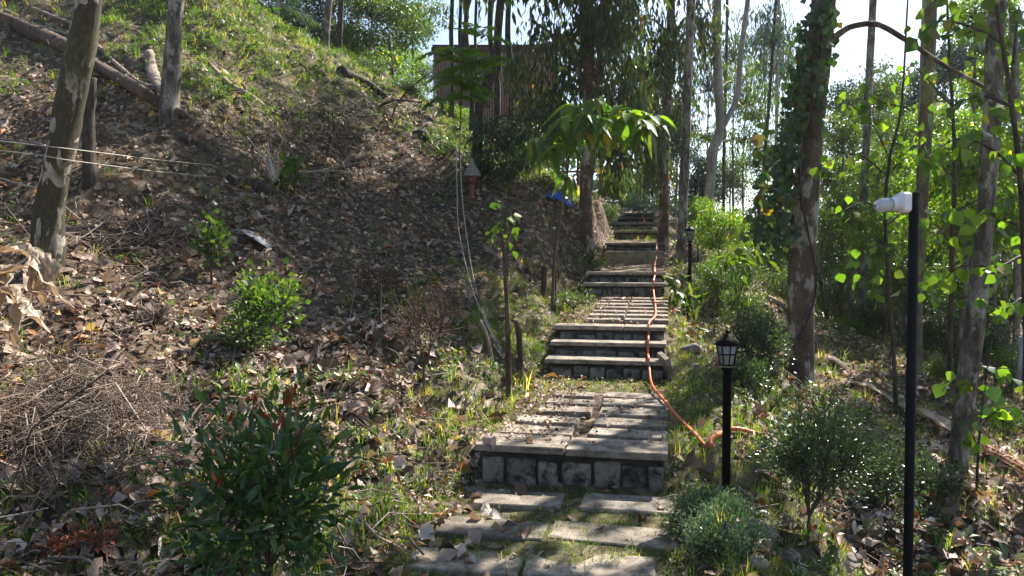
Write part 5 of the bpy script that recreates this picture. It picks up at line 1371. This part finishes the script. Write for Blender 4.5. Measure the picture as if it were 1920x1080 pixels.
ti = np.where(np.hypot(X, Y) < 7, rng.integers(0, 7, n), rng.integers(4, 7, n)); TT = D_LEAF + D_SMALL
for k in range(7):
    q = ti == k; scatter(g, TT[k], P[q], M[q], np.stack([sz[q] * rng.uniform(.6, 1.3, q.sum()), sz[q], sz[q] * rng.uniform(.3, 1.1, q.sum())], -1))
tag(link('leaf_litter', g.mesh('leaf_litter', M_LITTER, True)), kind='stuff', label='thick layer of curled brown and tan dead leaves over the slope')

# the biggest dead leaves: single objects
GD = 'big dead leaves lying on the slope and path'
dm = [make_mesh('dead_leaf', T[0] * np.array([1.1, 1, 1]), T[1], m_, np.full(len(T[0]), rng.random())) for T in D_LEAF for m_ in (M_DEAD_PALE, M_DEAD_PALE, M_LITTER)]
dmr = [make_mesh('dead_leaf', T[0] * np.array([1.1, 1, 1]), T[1], M_DEAD_RED, np.full(len(T[0]), rng.random())) for T in D_LEAF[:2]]
dmy = make_mesh('yellow_leaf', L_OVAL[0] * np.array([1.5, 1, 1]), L_OVAL[1], M_YELLOW, np.full(len(L_OVAL[0]), .1))
def where(p):
    s, t = to_st(p[0], p[1])
    if t > .05: return 'on the right-hand slope beyond the path' if p[1] > 5 else 'near the right foreground rocks and shrubs'
    if t > -1.25: return 'on the paving of the path'
    if t > -2.3: return 'in the grass along the left edge of the path'
    if p[1] < 4.4: return 'near the large dark foreground shrub'
    return 'on the sunlit middle of the left slope' if p[0] > -2.6 else 'on the far left of the slope by the sheath heap'
def put_leaf(p, size, me, label, group=GD, tilt=.25, cat='dead leaf', name='dead_leaf', lift=.02):
    if label.startswith(('curled', 'rust')): w_ = where(p); label += ' ' + w_; group = label.split(' leaf')[0] + ' leaves ' + w_
    nv = norm(Hn(np.array([p[0]]), np.array([p[1]]))[0] + rng.normal(size=3) * tilt)
    d_ = rand_dirs(1)[0]; M_ = frames((d_ - d_ @ nv * nv)[None], nv[None])[0] * size
    m = Matrix(M_.tolist()).to_4x4(); m.translation = Vector(p + nv * lift - M_[:, 1] * .5)
    o = link(name, me, None, mat=m); tag(o, label, cat, group); return o
def onto(p):
    s, t = to_st(p[0], p[1])
    if -1.2 < t < 0.0 and s > 0: p[2] = max(p[2], float(Pz(s)) + .012)
    return p
for px, py, s_ in [(800, 1012, .12), (850, 968, .09), (890, 985, .10), (905, 940, .12), (945, 928, .12), (975, 932, .11), (920, 905, .13), (1045, 920, .10), (1155, 935, .08), (870, 1048, .10), (722, 1060, .13), (835, 1050, .12), (880, 1020, .12),
                   (1010, 948, .10), (1030, 958, .10), (990, 1010, .09), (700, 835, .13), (720, 850, .12), (745, 795, .12), (800, 790, .12), (850, 770, .15), (860, 880, .12), (840, 870, .1), (150, 890, .14), (35, 905, .18), (290, 865, .16), (225, 1000, .17), (310, 1050, .18), (270, 945, .13),
                   (200, 530, .2), (520, 645, .15), (660, 675, .12), (690, 640, .12), (870, 660, .12), (1335, 885, .1), (1385, 860, .08), (1205, 985, .08), (910, 965, .11), (930, 975, .1), (1240, 960, .07), (875, 905, .12), (800, 900, .1)]:
    put_leaf(onto(hit(px, py)), s_, dm[rng.integers(len(dm))], 'curled pale dead leaf lying')
cnt = 0
while cnt < 215:
    if cnt % 3 == 2: px, py = rng.uniform(1400, 1900), rng.uniform(840, 1075)
    else: px, py = rng.uniform(0, 900), rng.uniform(560, 1075)
    p = hit(px, py)
    red = rng.random() < (.22 if px < 420 and 560 < py < 760 else .06)
    put_leaf(onto(p), rng.uniform(.07, .15), (dmr if red else dm)[rng.integers(2 if red else len(dm))], 'rust-red curled dead leaf lying' if red else 'curled pale dead leaf lying', GD + (' (rust-red)' if red else ''), .3)
    cnt += 1
for px, py, s_, lb in [(978, 980, .11, 'flat yellow leaf lying on the paving just below the lowest step'), (790, 822, .10, 'yellowish leaf in the grass left of the lowest step'), (310, 1015, .13, 'yellow leaf beside the dark foreground shrub'), (855, 825, .10, 'pale yellow-green leaf nearest the left end of the lowest step'),
                       (160, 640, .16, 'pale yellow leaf on the sunlit litter below the sheath heap'), (170, 618, .14, 'yellow-green leaf above the pale yellow one on the sunlit litter'), (193, 217, .1, 'single orange-yellow leaf right of the mottled trunk on the upper slope'), (42, 300, .1, 'dull yellow leaf below the black pipe'), (972, 462, .10, 'yellow leaf on the bank under the sapling')]:
    put_leaf(onto(hit(px, py)), s_, dmy, lb, None, .15, 'leaf', 'yellow_leaf')

def grass_d(X, Y, s, t):
    nv = vnoise(X, Y, 2.0, 4)
    d = np.clip(nv * 1.6 + .12, .02, .5)
    d = np.where((t > 0.0) & (t < .9) & (s < 10), .5, d)
    d = np.where((t > -2.1) & (t <= -1.2) & (s < 6) , np.clip(.55 + nv, .15, 1), d)
    d = np.where((s < 0.1) & (t > -2.3) & (t < -1.2), .8, d)
    crest = (X < -1.5) & (H(X, Y) > 3.9) & (Y > 9); d = np.where(crest, np.clip(.6 + nv * 1.2, .1, 1), d)
    d = np.where((X > -1.0) & (X < 1.6) & (Y > 13.5) & (t < -1.9), .8, d)
    d = np.where((X < -1.2) & (X > -3.4) & (Y > 4.2) & (Y < 6.8), np.maximum(d, np.clip(.3 + nv, 0, 1)), d)
    d = np.where((X > 3) & (Y > 7), .25, d)
    return np.where(onpath(s, t), 0, d)
def grass(name, label, n, xr, yr, dens, h, T, mat=M_GRASS, hn=.3):
    g = Geo(); X, Y, Z = ground_pts(n, xr, yr, dens); n = len(X)
    N = norm(Hn(X, Y) * .5 + np.array([0, 0, .8]) + rng.normal(size=(n, 3)) * .12)
    a = rng.uniform(0, 6.28, n); dd = np.stack([np.cos(a), np.sin(a), 0 * a], -1)
    M = frames(dd - (dd * N).sum(-1, keepdims=True) * N, N)
    S = h * rng.lognormal(0, hn, n); cl = rng.random(n)
    patch = np.clip(.5 + .5 * vnoise(X, Y, 3, 9), 0, 1)
    ti = rng.integers(0, len(T), n)
    for k in range(len(T)):
        q = ti == k; scatter(g, T[k], np.stack([X, Y, Z - .005], -1)[q], M[q], S[q], r=(cl * .68 + patch * .4)[q] % .999)
    return tag(link(name, g.mesh(name, mat)), kind='stuff', label=label)
vis = lambda f: (lambda X, Y, s, t: f(X, Y, s, t) * near_fall(X, Y, .8) * fr_ok(X, Y))
grass('grass', 'short green grass tufts on the slope and along the path', 22000, (-9, 7), (2, 20), vis(grass_d), .12, TUFTS)
grass('grass', 'fine short grass between the paving slabs', 7500, (-.9, 2.3), (2.2, 11),
      lambda X, Y, s, t: np.where((t > -1.35) & (t < .05) & ((s < -.02) | ((s > 2.15) & (s < 2.86)) | ((s > .3) & (s < 2.8) & (t < -.9)) | ((s > 3.9) & (s < 6.4) & (t < -.8))), 1.0, 0), .035, TUFTS_S)
grass('weeds', 'low leafy green weeds in the slope litter', 17000, (-8, 8), (2.2, 16),
      vis(lambda X, Y, s, t: np.where(onpath(s, t), 0, np.clip(.12 + .9 * vnoise(X, Y, 1.7, 12), 0, 1) * np.where((X < -3) & (Y > 8.5), .25, 1))), .085, WEEDS, M_WEED)
def crest_d(X, Y, s, t):
    nv = vnoise(X, Y, 1.6, 4)
    z = H(X, Y)
    d = np.where((X < -1.8) & (z > 3.4) & (Y > 8.5), np.clip(.33 + nv * 1.9, .02, 1), 0)
    d = np.where((X > -1.6) & (X < 1.9) & (Y > 13.0) & (t < -1.6), .9, d)
    return d * fr_ok(X, Y)
grass('grass', 'taller sunlit grass on the crest of the hill', 10000, (-9, 2), (8.5, 20), crest_d, .105, TUFTS)
grass('weeds', 'leafy green weeds among the crest grass', 3000, (-9, 2), (8.5, 20), crest_d, .13, WEEDS, M_WEED)
side_d = lambda X, Y, s, t: fr_ok(X, Y) * np.where((t > .0) & (t < 1.1) & (s < 9), .9, np.where((t < -1.2) & (t > -2.0) & (s < 6.4), np.clip(.5 + vnoise(X, Y, 2.2, 6), 0, 1), 0))
grass('grass', 'lush green grass strips along both sides of the path', 9000, (-2.5, 5), (2.4, 14), side_d, .055, TUFTS)
grass('grass', 'rough grass on the right-hand slope below the ridge', 2300, (2, 9), (6, 18), lambda X, Y, s, t: fr_ok(X, Y) * np.where(t > .8, np.clip(.5 + vnoise(X, Y, 1.5, 8), 0, 1), 0), .10, TUFTS)
# loose bits on landings
g = Geo(); n = 3000; s_ = rng.uniform(.05, 6.4, n); t_ = rng.uniform(-1.2, 0, n); keep = ~((s_ > 2.85) & (s_ < 3.7)) & (rng.random(n) < np.where(t_ < -.75, 1, .22)); s_, t_ = s_[keep], t_[keep]; n = len(s_)
P = R0 + s_[:, None] * ES + t_[:, None] * ET; P[:, 2] = Pz(s_) + .012; nn = norm(np.tile([0, 0, 1.], (n, 1)) + rng.normal(size=(n, 3)) * .25); d = rand_dirs(n)
scatter(g, D_SMALL[0], P, frames(d - (d * nn).sum(-1, keepdims=True) * nn, nn), rng.uniform(.012, .04, n))
tag(link('leaf_crumbs', g.mesh('leaf_crumbs', M_LITTER)), kind='stuff', label='small leaf crumbs scattered on the paving')

# twigs over the slope and the brush pile at the left
def twigs(name, label, pts, nrm_, ln, r, mat, arch=.2, sides=3, up=.15):
    g = Geo()
    for p, nv in zip(pts, nrm_):
        d_ = rand_dirs(1)[0]; d_ = norm(d_ - d_ @ nv * nv * rng.uniform(.7, 1.0)); L = ln * rng.lognormal(0, .5)
        side = np.cross(d_, nv); c_ = rng.normal() * .15
        b_ = p + nv * rng.uniform(.0, up)
        r_ = r; r = r * rng.lognormal(0, .45) if sides == 3 else r
        tube(g, [b_ - d_ * L / 2, b_ + nv * arch * L * rng.uniform(-.2, 1) + side * c_ * L, b_ + d_ * L / 2], [r, r, r * .5], sides, r=rng.random() , cap=False); r = r_
    return tag(link(name, g.mesh(name, mat)), kind='stuff', label=label)
X, Y, Z = ground_pts(6500, (-8, 7), (2.2, 14), vis(lambda X, Y, s, t: np.where(onpath(s, t), 0, np.where(t > 0, .3, 1))))
twigs('fallen_twigs', 'thin fallen twigs in the leaf litter', np.stack([X, Y, Z + .02], -1), Hn(X, Y), .22, .003, M_STRAW, up=.05)
def pile(px, py, n): 
    P = np.array([hit(rng.normal(px[0], px[1]), rng.normal(py[0], py[1])) for _ in range(n)]); return P, Hn(P[:, 0], P[:, 1])
P, N_ = pile((150, 120), (810, 55), 1900)
twigs('brush_pile', 'tangled pile of dry brown twigs on the lower left slope', P, N_, .20, .0022, M_STRAW, .35, up=.16)
P, N_ = pile((570, 80), (262, 14), 170)
twigs('brush_pile', 'dark heap of dry brush on the upper slope below the grass', P, N_, .6, .0045, M_STRAW, .15, up=.10)
P, N_ = pile((230, 60), (455, 10), 260)
twigs('brush_pile', 'bundle of long thin sticks right of the mottled trunk foot', P, N_, .5, .004, M_STRAW, .1, up=.08)
P, N_ = pile((640, 80), (230, 16), 90)
twigs('brush_pile', 'dry vines and stems on the crest right of the brush heap', P, N_, .7, .006, M_STRAW, .5, up=.3)

# ---------------------------------------------------------------- haze: the air between the trees

bm = bmesh.new(); bmesh.ops.create_cube(bm, size=1.0)
zlo = float(HH.min()) - 1.0
zhi = max(float(max((o.matrix_local @ Vector(c)).z for c in o.bound_box)) + (o.parent.location.z if o.parent else 0) for o in SC.objects if o.type == 'MESH') + 1.0
for v in bm.verts: v.co = Vector((v.co.x * 1000, v.co.y * 1000 + 40, zlo + (v.co.z + .5) * (zhi - zlo)))
me = bpy.data.meshes.new('haze'); bm.to_mesh(me); bm.free()
hm = bpy.data.materials.new('haze_air'); hm.use_nodes = True
hn = hm.node_tree; hn.nodes.remove(hn.nodes['Principled BSDF'])
pv = hn.nodes.new('ShaderNodeVolumePrincipled'); pv.inputs['Color'].default_value = (.85, .9, .95, 1)
pv.inputs['Density'].default_value = .0006; pv.inputs['Anisotropy'].default_value = .5
hn.links.new(pv.outputs[0], hn.nodes['Material Output'].inputs['Volume'])
me.materials.append(hm)
tag(link('haze', me), kind='stuff', label='thin pale haze between the trees')
